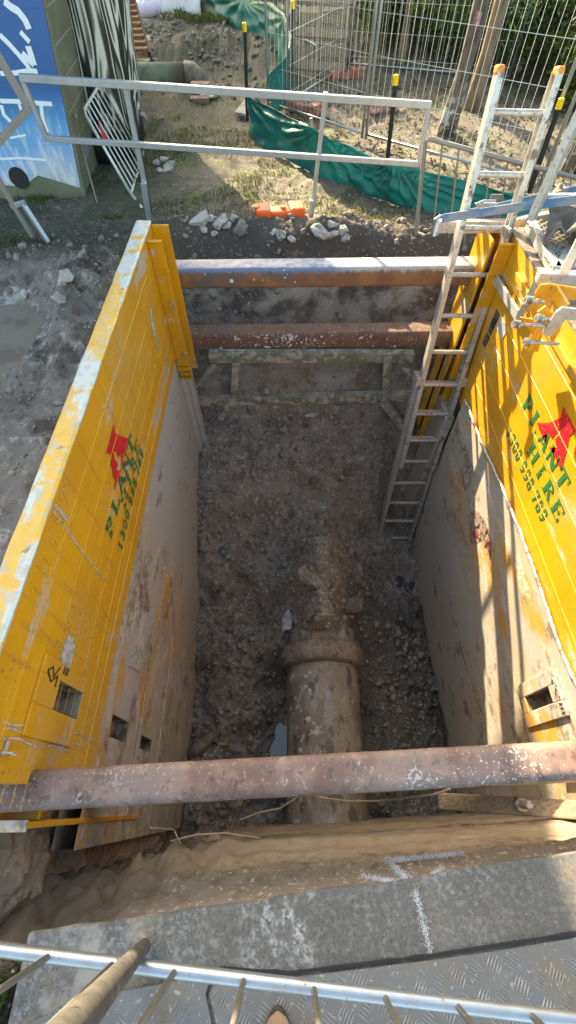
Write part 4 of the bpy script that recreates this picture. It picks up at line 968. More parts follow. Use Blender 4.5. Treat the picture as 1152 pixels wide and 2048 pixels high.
s3 = strut((LX-.13, .05, .045), (RX-.0, .135, .045), .118, .118, 'rust_near', 'nearest steel strut across the whole foreground, smooth rust with white smears', .03)
s4 = strut((LX-.0, .07, -.5), (RX, .14, -.5), .13, .13, 'shore', 'lower near strut half hidden beneath the nearest strut')

# ---------------------------------------------------------------- end frame of muddy shores
fr = thing('support_frame', 'mud coated green shoring frame across the far soil face', 'frame', (.3, 3.55, -1.5))
def rb(pa, pb, w, h, ya=3.52, yb=3.52, name='rail'):
    m = MB(); a_ = Y(*pa, ya); b_ = Y(*pb, yb); n = 14
    for i in range(n):
        j0 = Vector((0, .004*mnoise.noise(Vector((i*1., pa[0], 0))), .006*mnoise.noise(Vector((i*.7, pa[0], 2))))); j1 = Vector((0, .004*mnoise.noise(Vector((i*1.+1, pa[0], 0))), .006*mnoise.noise(Vector(((i+1)*.7, pa[0], 2)))))
    m.bar(a_, b_, w, h); build(name, m, 'shore', fr, bevel=.006)
rb((418, 712), (826, 712), .08, .10); rb((375, 803), (870, 790), .08, .10)
rb((472, 722), (468, 795), .06, .07, name='post', ya=3.50, yb=3.5); rb((775, 712), (770, 800), .08, .08, name='post', ya=3.49, yb=3.49)
rb((428, 730), (378, 792), .06, .05, name='brace', ya=3.47, yb=3.47); rb((452, 815), (405, 888), .07, .07, name='brace', ya=3.43, yb=3.35)
rb((800, 720), (850, 780), .06, .06, name='brace', ya=3.47, yb=3.47); rb((765, 800), (812, 862), .07, .07, name='brace', ya=3.43, yb=3.3)
rb((398, 888), (440, 885), .06, .06, name='foot', ya=3.33, yb=3.33)
m = MB(); a_ = Y(748, 795, 3.44); m.bar(a_+Vector((0, 0, .07)), a_-Vector((0, 0, .07)), .012, .04); build('pin_plate', m, 'shore', fr)

# ---------------------------------------------------------------- pipe
ctr = Vector((.31, 0, -2.43)); R = .325
rp = thing('pipe', 'large mud covered pipe with collar on the trench floor', 'pipe', (ctr.x, .5, -2.75))
def pip(u, v):
    a_ = 2*math.pi*u; y = -.24+1.62*v; r = R+.006*mnoise.noise(Vector((math.cos(a_)*2, math.sin(a_)*2, y*3)))+.004*mnoise.noise(Vector((math.cos(a_)*7, math.sin(a_)*7, y*9)))
    return (ctr.x+.02*(y) +r*math.cos(a_), y, ctr.z+.02*y+r*math.sin(a_))
m = MB(); m.sheet(pip, 64, 90); build('barrel', m, 'pipe', rp, smooth=True)
def col(u, v):
    a_ = 2*math.pi*u; t = v; y = 1.04+.2*v
    r = R+.072*math.sin(math.pi*min(1, max(0, t)))**.3+.014*mnoise.noise(Vector((math.cos(a_)*3, math.sin(a_)*3, y*8)))
    return (ctr.x+.02*y+r*math.cos(a_), y, ctr.z+.02*y+r*math.sin(a_))
m = MB(); m.sheet(col, 72, 16); build('collar', m, 'mud', rp, smooth=True)
m = MB()
def cap(u, v):
    a_ = math.radians(20+140*u); y = 1.2+.55*v; r = R+.03+.04*mnoise.noise(Vector((a_*3, y*5, 0)))+.03*mnoise.noise(Vector((a_*8, y*12, 7)))-.12*v*v-.12*(2*u-1)**4
    return (ctr.x+.02*y+r*math.cos(a_), y, ctr.z+.02*y+r*math.sin(a_)-.02)
m.sheet(cap, 70, 50); build('mud_crust', m, 'mud', rp, smooth=True)
p = Z(575, 1250, -2.25)
m = MB(); m.poly([p+Vector((q[0], q[1], .08+q[2])) for q in ((-.05, -.09, 0), (.03, -.07, .02), (.05, .02, .05), (.01, .12, .03), (-.05, .05, 0))], (.004, 0, .006)); single('plastic_scrap', m, 'bluerag', 'torn blue grey scrap of plastic beside the pipe collar', 'plastic scrap')
p = Z(430, 1475, -2.58); q = Z(375, 1515, -2.58)
m = MB(); m.tube([q+Vector((0, 0, .02)), q.lerp(p, .5)+Vector((0, 0, .06)), p+Vector((0, .02, .05))], [.04, .06, .035], 10); single('log', m, 'mud', 'short muddy wooden block lying at the foot of the left wall', 'wood block', smooth=True)
# roots and cord at near wall
m = MB(); pts = [Vector((0, 0, CZ))+ray(a_, b_)*t_ for a_, b_, t_ in ((480, 1640, 2.3), (520, 1625, 2.3), (560, 1617, 2.28), (610, 1585, 2.25), (650, 1597, 2.2), (700, 1603, 2.1), (760, 1602, 2.05), (820, 1594, 1.95), (870, 1588, 1.9), (900, 1578, 1.85))]
m.tube(pts, .0045, 6); single('root', m, 'root', 'thin pale root strung across the gap over the pipe', 'root')
m = MB(); m.tube([wall_pt(340, 1695)+Vector((0, .02, 0)), wall_pt(390, 1700)+Vector((0, .05, .02)), wall_pt(450, 1690)+Vector((0, .04, .02)), wall_pt(520, 1688)+Vector((0, .02, 0))], [.004, .004, .003, .002], 6); m.tube([wall_pt(300, 1670)+Vector((0, .02, 0)), wall_pt(345, 1690)+Vector((0, .05, .0)), wall_pt(360, 1700)+Vector((0, .02, .0))], [.003, .003, .002], 6); single('root', m, 'root', 'short bent root sticking out of the clay at the near left', 'root')
# timber ledger with bolt at near right
m = MB(); a_ = Z(880, 1612, -.75); b_ = Z(1200, 1640, -.45); m.bar(a_+Vector((0, .02, 0)), b_+Vector((0, .03, 0)), .07, .05)
root = thing('timber_ledger', 'muddy plank with a bolt below the near strut at the right', 'plank', (a_+b_)/2); build('plank', m, 'wood', root, bevel=.006)
c_ = a_.lerp(b_, .52)+Vector((0, .03, .03)); m = MB(); m.tube([c_, c_+Vector((-.0, .0, .11))], .016, 12); m.tube([c_, c_+Vector((0, 0, .04))], .03, 6); build('bolt', m, 'bolt', root)

# ---------------------------------------------------------------- ladder
Lt = Vector((0, 0, CZ))+ray(1048, 142)*(3.40/ray(1048, 142).y); Lf = Vector((0, 0, CZ))+ray(786, 1082)*((-2.72-CZ)/ray(786, 1082).z)
print('ladder', Lt, Lf, (Lt-Lf).length)
lad = thing('extension_ladder', 'aluminium extension ladder with orange end caps standing in the trench', 'ladder', Lf)
d = (Lt-Lf).normalized(); xd = Vector((1, 0, 0)); xd = (xd-d*xd.dot(d)).normalized(); nd = d.cross(xd).normalized()   # nd points toward/away
if nd.y > 0: nd = -nd
LL = (Lt-Lf).length
def ch_rail(a_, b_, w, dep, side, m):      # C channel
    m.bar(a_, b_, .006, dep, nd); 
    for s_ in (-1, 1):
        o_ = nd*(s_*(dep/2-.003))+xd*(-side*w/2); m.bar(a_+o_, b_+o_, w-.007, .006, nd)
def sect(L0, L1, hw, off, name, rl0):
    for side in (-1, 1):
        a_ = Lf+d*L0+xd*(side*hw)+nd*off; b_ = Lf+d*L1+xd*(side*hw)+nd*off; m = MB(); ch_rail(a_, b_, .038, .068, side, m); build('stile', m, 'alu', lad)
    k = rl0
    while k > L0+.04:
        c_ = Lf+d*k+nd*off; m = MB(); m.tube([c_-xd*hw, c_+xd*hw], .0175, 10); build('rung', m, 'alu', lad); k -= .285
sect(0, LL*.535, .2, 0, 'base', LL*.535-.06)
sect(LL*.30, LL, .178, .068, 'fly', LL-.17)
for side in (-1, 1):
    c_ = Lf+d*LL+xd*(side*.178)+nd*.068-xd*side*.012
    m = MB(); m.bar(c_-d*.02, c_+d*.022, .042, .07, nd); build('end_cap', m, 'orange_cap', lad, bevel=.012)
    c_ = Lf+d*(LL*.535)+xd*(side*.19)+nd*.03; m = MB(); m.bar(c_-d*.05, c_+d*.03, .05, .14, nd); build('guide_bracket', m, 'alu', lad, bevel=.005)
    c_ = Lf+xd*(side*.195); m = MB(); m.bar(c_-d*.03, c_+d*.05, .045, .08, nd); build('foot', m, 'mud', lad, bevel=.008)

# ---------------------------------------------------------------- access platform on the right panel
pf = thing('access_platform', 'aluminium access platform with mesh tread hooked on the right panel', 'platform', (1.7, 2.7, .45))
zt = .46
m = MB(); m.bar(Y(876, 452, 3.32), Y(1030, 452, 3.32), .05, .075); m.bar(Y(1005, 452, 3.32), Z(1152, 425, .5), .05, .07); build('cross_beam', m, 'alu', pf, bevel=.004)
m = MB(); m.bar(X(1018, 455, 1.5), X(988, 556, 1.5), .02, .075, (0, 1, 0)); m.bar(X(986, 550, 1.5), X(1038, 636, 1.5), .02, .06, (0, 1, 0)); m.bar(X(1036, 640, 1.49), X(1082, 548, 1.49), .02, .05, (0, 1, 0)); build('hook_bracket', m, 'alu', pf, bevel=.003)
m = MB(); m.bar(Z(1075, 552, .5), Z(1230, 560, .5), .06, .06); m.bar(Z(1060, 448, .47), Z(1112, 543, .47), .05, .06); m.bar(Z(1112, 543, .47), Z(1160, 448, .47), .04, .06); build('side_beam', m, 'alu', pf, bevel=.004)
# expanded mesh
m = MB(); g0 = Z(1060, 450, .47); 
def inpoly(x, y, P_):
    c = False
    for i in range(len(P_)):
        x1, y1 = P_[i]; x2, y2 = P_[(i+1) % len(P_)]
        if (y1 > y) != (y2 > y) and x < (x2-x1)*(y-y1)/(y2-y1)+x1: c = not c
    return c
PP = [(1.5, 3.05), (1.5, 2.42), (2.7, 2.42), (2.7, 3.05)]
PPp = [(Z(a_, b_, .48).x, Z(a_, b_, .48).y) for a_, b_ in ((1062, 447), (1110, 535), (1230, 540), (1280, 447))]
for i in range(60):
    for j in range(26):
        cx = 1.3+i*.034; cy = 2.15+j*.052+(i % 2)*.026
        if not inpoly(cx, cy, PPp): continue
        c_ = Vector((cx, cy, .485)); q = [Vector((-.017*2, 0, 0)), Vector((0, .026, .006)), Vector((.034, 0, 0)), Vector((0, -.026, -.006))]
        m.bar(c_+q[0], c_+q[1], .006, .012); m.bar(c_+q[0], c_+q[3], .006, .012)
build('mesh_tread', m, 'alu', pf)
m = MB(); m.bar(Vector((0, 0, CZ))+ray(1062, 440)*(3.0/ray(1062, 440).y), Vector((0, 0, CZ))+ray(1165, 215)*(3.05/ray(1165, 215).y), .04, .065); build('handrail_post', m, 'alu', pf, bevel=.004); m = MB(); m.bar(Vector((0, 0, CZ))+ray(1128, 545)*(2.35/ray(1128, 545).y), Vector((0, 0, CZ))+ray(1190, 420)*(2.4/ray(1190, 420).y), .04, .06); build('handrail_post', m, 'alu', pf, bevel=.004)
m = MB(); m.bar(Y(1082, 395, 3.1), Y(1200, 395, 3.1), .03, .04); build('hand_rail', m, 'alu', pf)
# cloth
def cloth(u, v):
    a_ = Z(1088+130*u, 415+75*v-30*u*(1-v), .52); return (a_.x, a_.y, .53+.1*mnoise.noise(Vector((u*5, v*5, 0)))+.05*math.sin(u*9+v*5)*.5+.05)
m = MB(); m.sheet(cloth, 30, 30); single('cloth', m, 'tarp', 'crumpled grey brown cloth dumped on the mesh platform', 'cloth', smooth=True, solid=.006)
# strap
rs = thing('ratchet_strap', 'blue ratchet strap tied round ladder and platform beam', 'strap', Y(885, 440, 3.2))
m = MB(); A1 = Y(884, 437, 3.16); B1 = Y(1010, 418, 3.12); C1 = Y(1165, 398, 3.0)
m.bar(A1, B1, .006, .05); m.bar(B1, C1, .006, .05); A2 = Y(930, 428, 3.4); m.bar(A2, Y(1165, 376, 3.45), .006, .05); build('webbing', m, 'bluestrap', rs)
m = MB(); a_ = Y(876, 442, 3.17); m.bar(a_+Vector((.0, 0, .03)), a_+Vector((-.01, -.03, -.08)), .02, .04); m.tube([a_+Vector((.03, 0, .03)), a_+Vector((0, -.02, .04)), a_+Vector((-.03, -.01, .01))], .008, 6); build('hook', m, 'galv', rs, bevel=.004)
m = MB(); a_ = Y(970, 412, 3.3); m.box(a_.x-.05, a_.x+.07, a_.y-.015, a_.y+.015, a_.z-.012, a_.z+.02); m.tube([a_+Vector((-.07, 0, .01)), a_+Vector((-.02, 0, .03)), a_+Vector((.06, 0, .03))], .008, 6); m.box(a_.x-.01, a_.x+.01, a_.y-.02, a_.y+.02, a_.z-.05, a_.z-.01); build('ratchet', m, 'galv', rs, bevel=.003)
# yellow clamp with bolts
cl = thing('clamp', 'yellow steel clamp with four long bolts on the right panel', 'clamp', (1.45, 2.0, .3))
def YY(a_, b_, y): return Y(a_, b_, y)
m = MB(); m.poly([YY(a_, b_, 2.15) for a_, b_ in ((1070, 588), (1082, 570), (1100, 568), (1190, 582), (1190, 602), (1130, 600), (1110, 590), (1098, 612), (1078, 612))], (0, .012, 0))
m.poly([YY(a_, b_, 2.12) for a_, b_ in ((1040, 635), (1068, 640), (1088, 662), (1076, 705), (1050, 698), (1064, 668))], (0, .012, 0))
m.poly([YY(a_, b_, 2.05) for a_, b_ in ((1092, 612), (1118, 640), (1122, 660), (1104, 690), (1096, 660), (1075, 625))], (0, .012, 0)); m.bar(YY(1105, 575, 2.15), YY(1130, 615, 2.05), .02, .05); m.bar(YY(1068, 600, 2.14), YY(1085, 650, 2.08), .02, .06)
m.bar(YY(1085, 650, 2.04), YY(1056, 700, 2.02), .02, .05)
build('jaw', m, 'yellow', cl, bevel=.002)
m = MB(); m.poly([YY(a_, b_, 1.98) for a_, b_ in ((1112, 625), (1125, 615), (1190, 622), (1190, 642), (1132, 640), (1100, 675), (1085, 668))], (0, .012, 0)); build('hook_plate', m, 'alu', cl, bevel=.002)
for k, (px, py, l) in enumerate(((1050, 600, 38), (1072, 636, 36), (1026, 648, 70), (1048, 684, 70))):
    p = YY(px, py, 2.0); q = YY(px+l, py+4, 2.0); m = MB(); m.tube([p, q], .0085, 8); m.tube([p, p.lerp(q, .018/(q-p).length)], .021, 6); m.tube([p.lerp(q, .022/(q-p).length), p.lerp(q, .034/(q-p).length)], .02, 14); build('bolt', m, 'bolt', cl)

# ---------------------------------------------------------------- guard rail frames
gr = thing('guard_rail', 'galvanised two rail guard frame standing behind the far end of trench', 'guard rail', (0, 4.3, 0))
T = lambda px, py, y=4.3: Y(px, py, y)
m = MB(); m.bar(T(40, 155), T(862, 210), .042, .042); build('top_rail', m, 'galv', gr, bevel=.003)
m = MB(); m.bar(T(97, 277), T(838, 328), .036, .036); build('mid_rail', m, 'galv', gr, bevel=.003)
for a_, b_ in (((45, 160), (96, 282)), ((858, 212), (836, 326))): m = MB(); m.bar(T(*a_), T(*b_), .032, .032); build('end_post', m, 'galv', gr, bevel=.003)
for a_, b_, w in (((250, 170), (290, 372), .036), ((652, 184), (622, 440), .032)): m = MB(); m.bar(T(*a_, 4.34), T(*b_, 4.34), w, w); build('post', m, 'galv', gr, bevel=.003)
for a_, b_, w in (((287, 365), (300, 446), .045), ((624, 400), (617, 474), .03)): m = MB(); m.bar(T(*a_, 4.3), T(*b_, 4.3), w, w); build('socket_leg', m, 'galv', gr, bevel=.003)
gl = thing('guard_rail', 'second guard frame seen end on at the left edge of picture', 'guard rail', (-2.0, 4.0, 0))
m = MB(); m.bar(T(-25, 75, 4.0), T(58, 218, 4.0), .04, .04); m.bar(T(58, 216, 4.0), T(-30, 315, 3.7), .036, .036); build('rail', m, 'galv_dull', gl, bevel=.003)
m = MB(); m.bar(T(-12, 345, 4.0), T(66, 474, 4.0), .035, .035); build('post', m, 'galv_dull', gl, bevel=.003)
m = MB(); m.bar(T(46, 408, 4.0), T(97, 486, 3.95), .034, .034); m.bar(T(22, 412, 4.0), T(50, 405, 4.0), .034, .034); build('socket_leg', m, 'galv', gl, bevel=.003)

# ---------------------------------------------------------------- pickets with caps
def picket(px, pb, ptop, label, y=None):
    b_ = Z(px, pb, 0); b_.z = float(hz(b_.x, b_.y)); t_ = Y(ptop[0], ptop[1], b_.y)
    root = thing('star_picket', label, 'picket', b_, 'black steel pickets with yellow caps')
    m = MB(); dd = (t_-b_)
    for a0 in (0, 120, 240):
        o_ = Vector((math.cos(math.radians(a0)), math.sin(math.radians(a0)), 0))*.011; m.bar(b_+o_-Vector((0, 0, .1)), t_+o_, .006, .026, o_)
    build('shaft', m, 'black', root)
    m = MB(); m.tube([t_-dd.normalized()*.05, t_+dd.normalized()*.012, t_+dd.normalized()*.02], [.026, .026, .018], 12); build('cap', m, 'capy', root, smooth=False)
picket(493, 235, (489, 50), 'capped black picket at the left end of the teal sheet')
picket(588, 190, (586, 5), 'capped black picket behind the folded teal sheet near the pallets')
picket(772, 345, (792, 155), 'capped black picket rising from the middle of the teal sheet')
picket(1058, 388, (1122, 202), 'capped black picket right of the ladder')
b_ = Z(303, 430, 0); m = MB(); m.bar(b_, Y(262, 180, b_.y), .016, .016); single('thin_rod', m, 'black', 'thin black rod behind the left post of the guard rail', 'rod')
b_ = Z(628, 300, 0); m = MB(); m.bar(b_+Vector((0, 0, 0)), Y(622, 236, b_.y), .03, .03); single('wooden_stake', m, 'wood_pale', 'pale wooden stake holding the teal sheet', 'stake')

# ---------------------------------------------------------------- teal silt sheet
def silt(name, bot, top, label, pins, n=220, nv=26):
    B = [Vector(b) for b in bot]; Tp = [Vector(t) for t in top]
    def ip(L_, u):
        s = u*(len(L_)-1); i = min(int(s), len(L_)-2); return L_[i].lerp(L_[i+1], s-i)
    def fn(u, v):
        b_ = ip(B, u); t_ = ip(Tp, u); p = b_.lerp(t_, v); nn = Vector((.75, .66, .0))
        dsp = 0
        for (pu, pv, k) in pins:
            du = (u-pu)*4.0; dv = (v-pv-.08)*1.1; r = math.hypot(du, dv); an = math.atan2(dv, du)
            dsp += (math.sin(an*k*.8+pu*30+.8*mnoise.noise(Vector((an*3, pu*9, 0))))*.6+.5*mnoise.noise(Vector((an*k*.22, pu*7, 1))))*.06*math.exp(-r*1.2)*min(1, r*3)
        dsp += .03*mnoise.noise(Vector((u*10, v*1.5, 0)))+.006*mnoise.noise(Vector((u*40, v*4, 3)))+.05*mnoise.noise(Vector((u*4, 0, 9)))
        return tuple(p-nn*dsp+Vector((0, 0, .015*mnoise.noise(Vector((u*12, v, 5))))))
    m = MB(); m.sheet(fn, n, nv); return single(name, m, 'teal', label, 'sediment sheet', smooth=True, solid=.002)
bt = [Z(498, 270), Z(520, 298), Z(580, 322), Z(640, 352), Z(700, 378), Z(760, 400), Z(800, 418), Z(860, 430), Z(960, 436), Z(1070, 442)]
tpx = [(493, 188), (535, 215), (580, 238), (622, 250), (690, 287), (740, 312), (780, 325), (860, 342), (960, 368), (1072, 395)]
tp = [Y(a_, b_, q.y+.06) for (a_, b_), q in zip(tpx, bt)]
silt('sediment_fence', bt, tp, 'teal plastic sediment sheet pleated between pickets in front of wire fence', [(0, .9, 16), (.37, .95, 26), (.68, .9, 26), (1, .6, 12)])
bt = [Z(540, 245), Z(565, 215), Z(582, 175), Z(572, 130), Z(540, 92), Z(500, 75), Z(440, 45), Z(395, 18), Z(350, -10)]
hts = [.42, .45, .5, .55, .5, .42, .45, .5, .5]
tp = [q+Vector((.0, .05, h)) for q, h in zip(bt, hts)]
silt('sediment_fence', bt, tp, 'rear teal plastic sheet looping back from the pickets to the top left', [(.1, .9, 14), (.35, .9, 20), (.65, .9, 20), (.9, .9, 14)])

# ---------------------------------------------------------------- temporary wire fences
def fence(p0, p1, label, H=2.1, lean=(0, 0), s0=0, base=.05, group='temporary wire fence panels'):
    p0 = Vector((*p0, float(hz(*p0))+base)); p1 = Vector((*p1, float(hz(*p1))+base)); up = Vector((lean[0], lean[1], H))
    root = thing('temporary_fence', label, 'wire fence', (p0+p1)/2-Vector((0, 0, base)), group)
    m = MB(); m.tube([p0, p0+up], .016, 10); m.tube([p1, p1+up], .016, 10); m.tube([p0+up, p1+up], .016, 10); m.tube([p0+up*.02, p1+up*.02], .013, 8); build('frame', m, 'galv', root, smooth=True)
    m = MB(); W = (p1-p0).length; n = int(W/.075)
    for i in range(1, n): q = p0.lerp(p1, i/n); m.tube([q+up*.02, q+up], .0023, 4, False)
    k = .06
    while k < 1: m.tube([p0+up*k, p1+up*k], .0026, 4, False); k += .29/H if k > .1 else .12
    build('wire_mesh', m, 'wire', root)
def foot(px, py, ang, mat, label, L_=.5):
    p = Z(px, py, 0); p.z = float(hz(p.x, p.y)); root = thing('fence_foot', label, 'fence foot', p)
    m = MB(); c, s = math.cos(ang), math.sin(ang); dx = Vector((c, s, 0)); a_ = p+Vector((0, 0, .055))
    m.bar(a_-dx*L_/2, a_-dx*L_*.2, .17, .11); m.bar(a_-dx*L_*.2-Vector((0, 0, .012)), a_+dx*L_*.2-Vector((0, 0, .012)), .13, .085); m.bar(a_+dx*L_*.2, a_+dx*L_/2, .17, .11); build('block', m, mat, root, bevel=.015)
    m = MB(); m.tube([a_+dx*.03+Vector((0, 0, .03)), a_+dx*.03+Vector((0, 0, .05))], .025, 12); m.tube([a_-dx*.2+Vector((0, 0, .05)), a_-dx*.2+Vector((0, 0, .062))], .03, 12); build('socket_rim', m, mat, root)
fence((.97, 6.27), (2.40, 4.96), 'wire fence panel directly behind the top of ladder')
fence((-.15, 7.65), (.93, 6.30), 'wire fence panel in front of the wooden pallets')
fence((.10, 7.75), (1.03, 9.30), 'wire fence panel whose bottom rail runs diagonally back')
fence((1.05, 9.32), (3.2, 8.4), 'wire fence panel furthest right, against the undergrowth')
fence((1.0, 9.4), (-.05, 11.9), 'furthest wire fence panel beyond the pallets')
fence((2.47, 4.88), (4.3, 3.6), 'wire fence panel at the right edge of picture')
foot(606, 218, -.6, 'footred', 'dull red fence foot nearest the teal sheet')
foot(690, 156, .3, 'footred', 'dull red fence foot at the rear fence corner')
foot(765, 222, .2, 'footpink', 'pink fence foot smeared white, behind the right fence', .36)
foot(560, 452, .13, 'orange', 'bright orange fence foot sitting on the bare bank', .42)
# small crowd barrier behind ladder
cb = thing('crowd_barrier', 'grey crowd barrier standing behind the ladder', 'crowd barrier', (1.7, 4.0, 0), None)
A_ = Y(852, 276, 4.05); B_ = Y(1175, 362, 3.9); A0 = Y(832, 466, 4.05); B0 = Y(1130, 580, 3.9)
up = A_-A0
m = MB(); m.tube([Y(827, 496, 4.05), A0, A_-up*.04, A_+(B_-A_)*.02, A_.lerp(B_, .5), B_], .016, 10); m.tube([A0, A0.lerp(B0, .5), B0], .014, 10); build('frame', m, 'galv_dull', cb, smooth=True)
for k in range(1, 10): m = MB(); m.tube([A_.lerp(B_, k/10), A0.lerp(B0, k/10)], .007, 8); build('bar', m, 'galv_dull', cb)
m = MB(); m.box(*sorted((A_.lerp(B_, .48).x, A_.lerp(B_, .55).x)), 4.0, 4.01, .2, .33); build('plate', m, 'galv_dull', cb)

# leaning barrier at the tank
lb = thing('crowd_barrier', 'pale crowd barrier leaning on the graffiti covered tank', 'crowd barrier', (-1.5, 5.6, 0))
A0 = Z(262, 388); B0 = Z(292, 290); C0 = X(216, 142, -1.62); D0 = X(166, 222, -1.80)
m = MB(); m.tube([A0, A0.lerp(D0, .94), D0.lerp(C0, .05), D0.lerp(C0, .95), C0], .014, 10); m.tube([A0, B0], .014, 10); m.tube([B0, C0.lerp(B0, .05)], .014, 10); m.tube([A0, Z(286, 418)], .014, 10); build('frame', m, 'wood_pale' if False else 'wire', lb, smooth=True)
for k in range(1, 10): m = MB(); m.tube([A0.lerp(B0, k/10), D0.lerp(C0, k/10)], .007, 8); build('bar', m, 'wire', lb)
p = X(205, 265, -1.6); m = MB(); m.poly([p+Vector((0, -.06, -.06)), p+Vector((0, .07, -.06)), p+Vector((0, -.03, .1))], (.004, 0, 0)); single('red_flag', m, 'flag', 'small red flag tied to the leaning barrier', 'flag')

# ---------------------------------------------------------------- building
hs = thing('block_building', 'painted concrete block building with blue mural at top left', 'building', (-3.5, 7, 0))
cb0 = Z(165, 392); ct = Y(85, 0, cb0.y); k = (ct-cb0); H = 3.25; top = cb0+k*(H/k.z); lean = Vector(((top-cb0).x, 0, H))
m = MB(); x0, y0 = cb0.x, cb0.y
b4 = [Vector((x0, y0, -.2)), Vector((x0-.33, 8.7, -.2)), Vector((-9, 8.7, -.2)), Vector((-9, y0, -.2))]
lean = Vector((lean.x, 0, H+.2))
m.add(b4+[b+lean for b in b4], [(0, 1, 5, 4), (1, 2, 6, 5), (3, 0, 4, 7), (4, 5, 6, 7)])
wall = build('wall', m, 'block', hs)
# mural on front face, with ragged bottom, 4 mm proud
m = MB(); pts = []
for i in range(40): pts.append(Vector((x0-6.8+6.8*i/39, y0-.004, .12+.035*math.sin(i*1.9)+.02*math.sin(i*4.3))))
pts2 = pts+[Vector((x0+lean.x*.97, y0-.004, H*.97)), Vector((x0-6.8, y0-.004, H*.97))]
m.poly([p+Vector((lean.x*max(0, p.z)/H if abs(p.x-x0) < .01 else 0, 0, 0)) for p in pts2], (0, -.003, 0)); mu = build('mural', m, 'mural', hs)
def stroke(pts, w, y, m):
    q = [Y(a_, b_, y) for a_, b_ in pts]
    for i in range(len(q)-1):
        dd = (q[i+1]-q[i]).normalized(); s = Vector((-dd.z, 0, dd.x))*w/2
        e0 = dd*w*.0; m.add([q[i]+s-e0, q[i]-s-e0, q[i+1]-s+e0, q[i+1]+s+e0], [(0, 1, 2, 3)])
        if i: m.add([q[i]+Vector((math.cos(k*.6283)*w/2, -.0004, math.sin(k*.6283)*w/2)) for k in range(10)], [tuple(range(10))])
m = MB(); yy = y0-.0105
stroke([(0, 70), (18, 88), (36, 108), (54, 130), (60, 141)], .035, yy, m); stroke([(60, 141), (75, 143)], .03, yy-.001, m); stroke([(0, 147), (30, 146), (62, 141)], .03, yy-.002, m)
stroke([(8, 2), (22, 14), (36, 22), (50, 40), (58, 58)], .045, yy, m); stroke([(44, 106), (58, 120), (68, 130)], .04, yy-.001, m); stroke([(68, 130), (62, 110), (56, 92)], .045, yy-.002, m)
stroke([(52, 70), (48, 78)], .07, yy, m)
stroke([(0, 202), (40, 203), (84, 207), (104, 208)], .03, yy, m); stroke([(2, 210), (8, 230), (22, 244)], .03, yy-.001, m); stroke([(82, 210), (86, 240), (96, 265)], .03, yy-.002, m); stroke([(38, 208), (48, 235)], .025, yy-.003, m)
stroke([(0, 318), (40, 316), (92, 320)], .018, yy, m); stroke([(20, 276), (52, 270)], .016, yy, m)
sub('white_lines', m, 'whitepaint', mu)
m = MB()
for z_ in (.4, .8, 1.2, 1.6, 2.0, 2.4):
    m.box(x0-6.5, x0-.05+lean.x*z_/H, y0-.011+.0008, y0-.0085, z_, z_+.008)
sub('block_joints', m, 'mural', mu)
m = MB()
for z_ in np.arange(.2, 2.6, .2): m.add([Vector((x0+lean.x*(z_+.2)/(H+.2)+.003, y0+.01, z_)), Vector((x0+lean.x*(z_+.2)/(H+.2)+.003-.33*.98, 8.6, z_)), Vector((x0+lean.x*(z_+.2)/(H+.2)+.003-.33*.98, 8.6, z_+.008)), Vector((x0+lean.x*(z_+.2)/(H+.2)+.003, y0+.01, z_+.008))], [(0, 1, 2, 3)])
build('mortar_lines', m, 'joint', hs)
m = MB(); m.tube([Z(195, 408)+Vector((0, 0, 0)), X(138, 225, x0-.0)+Vector((.03, 0, 0))], .006, 8); m.tube([X(135, 226, x0)+Vector((.0, 0, 0)), X(152, 232, x0+.12)], .012, 8); build('rod_and_bracket', m, 'galv_dull', hs)
p = Y(28, 355, y0); m = MB(); m.tube([Vector((p.x+.05, y0+.02, p.z-.0)), Vector((p.x+.05, y0-.02, p.z-.0))], .085, 20); build('drain_hole', m, 'blackpaint', hs)
p = X(100, 25, x0-.05); m = MB()
for k in range(3):
    m.tube([(x0-.08+lean.x*.4, y0+.35+.16*math.cos(t_)*(.6+.2*k), 1.25+.24*math.sin(t_)*(.6+.2*k)) for t_ in np.linspace(0, 6.0, 16)], .012, 5)
build('black_scrawl', m, 'blackpaint', hs)
m = MB(); m.box(-9.05, x0-.33+lean.x, y0+.02, 8.68, H+.0, H+.06); build('roof', m, 'galv_dull', hs)

# painted tank
tk = thing('water_tank', 'tall tank covered in black and white swirl graffiti beside the building', 'tank', (-1.86, 6.05, 0))
lt = lean.x/H*.8
def tank(u, v):
    a_ = 2*math.pi*u; z_ = 2.4*v; r = .37-.05*(1-min(1, v/.08))**2; return (-1.86+lt*z_+r*math.cos(a_), 6.05+r*1.0*math.sin(a_), z_)
m = MB(); m.sheet(tank, 64, 60); build('shell', m, 'swirl', tk, smooth=True)
m = MB(); m.tube([(-1.86+lt*2.4, 6.05, 2.4), (-1.86+lt*2.4, 6.05, 2.5), (-1.86+lt*2.4, 6.05, 2.55)], [.37, .31, .1], 32); build('lid', m, 'black', tk, smooth=True)
m = MB(); p = Vector((-1.46, 6.0, .35)); m.tube([p-Vector((.08, 0, 0)), p+Vector((.04, 0, -.02)), p+Vector((.06, 0, -.07))], .022, 10); build('outlet', m, 'galv_dull', tk, smooth=True)

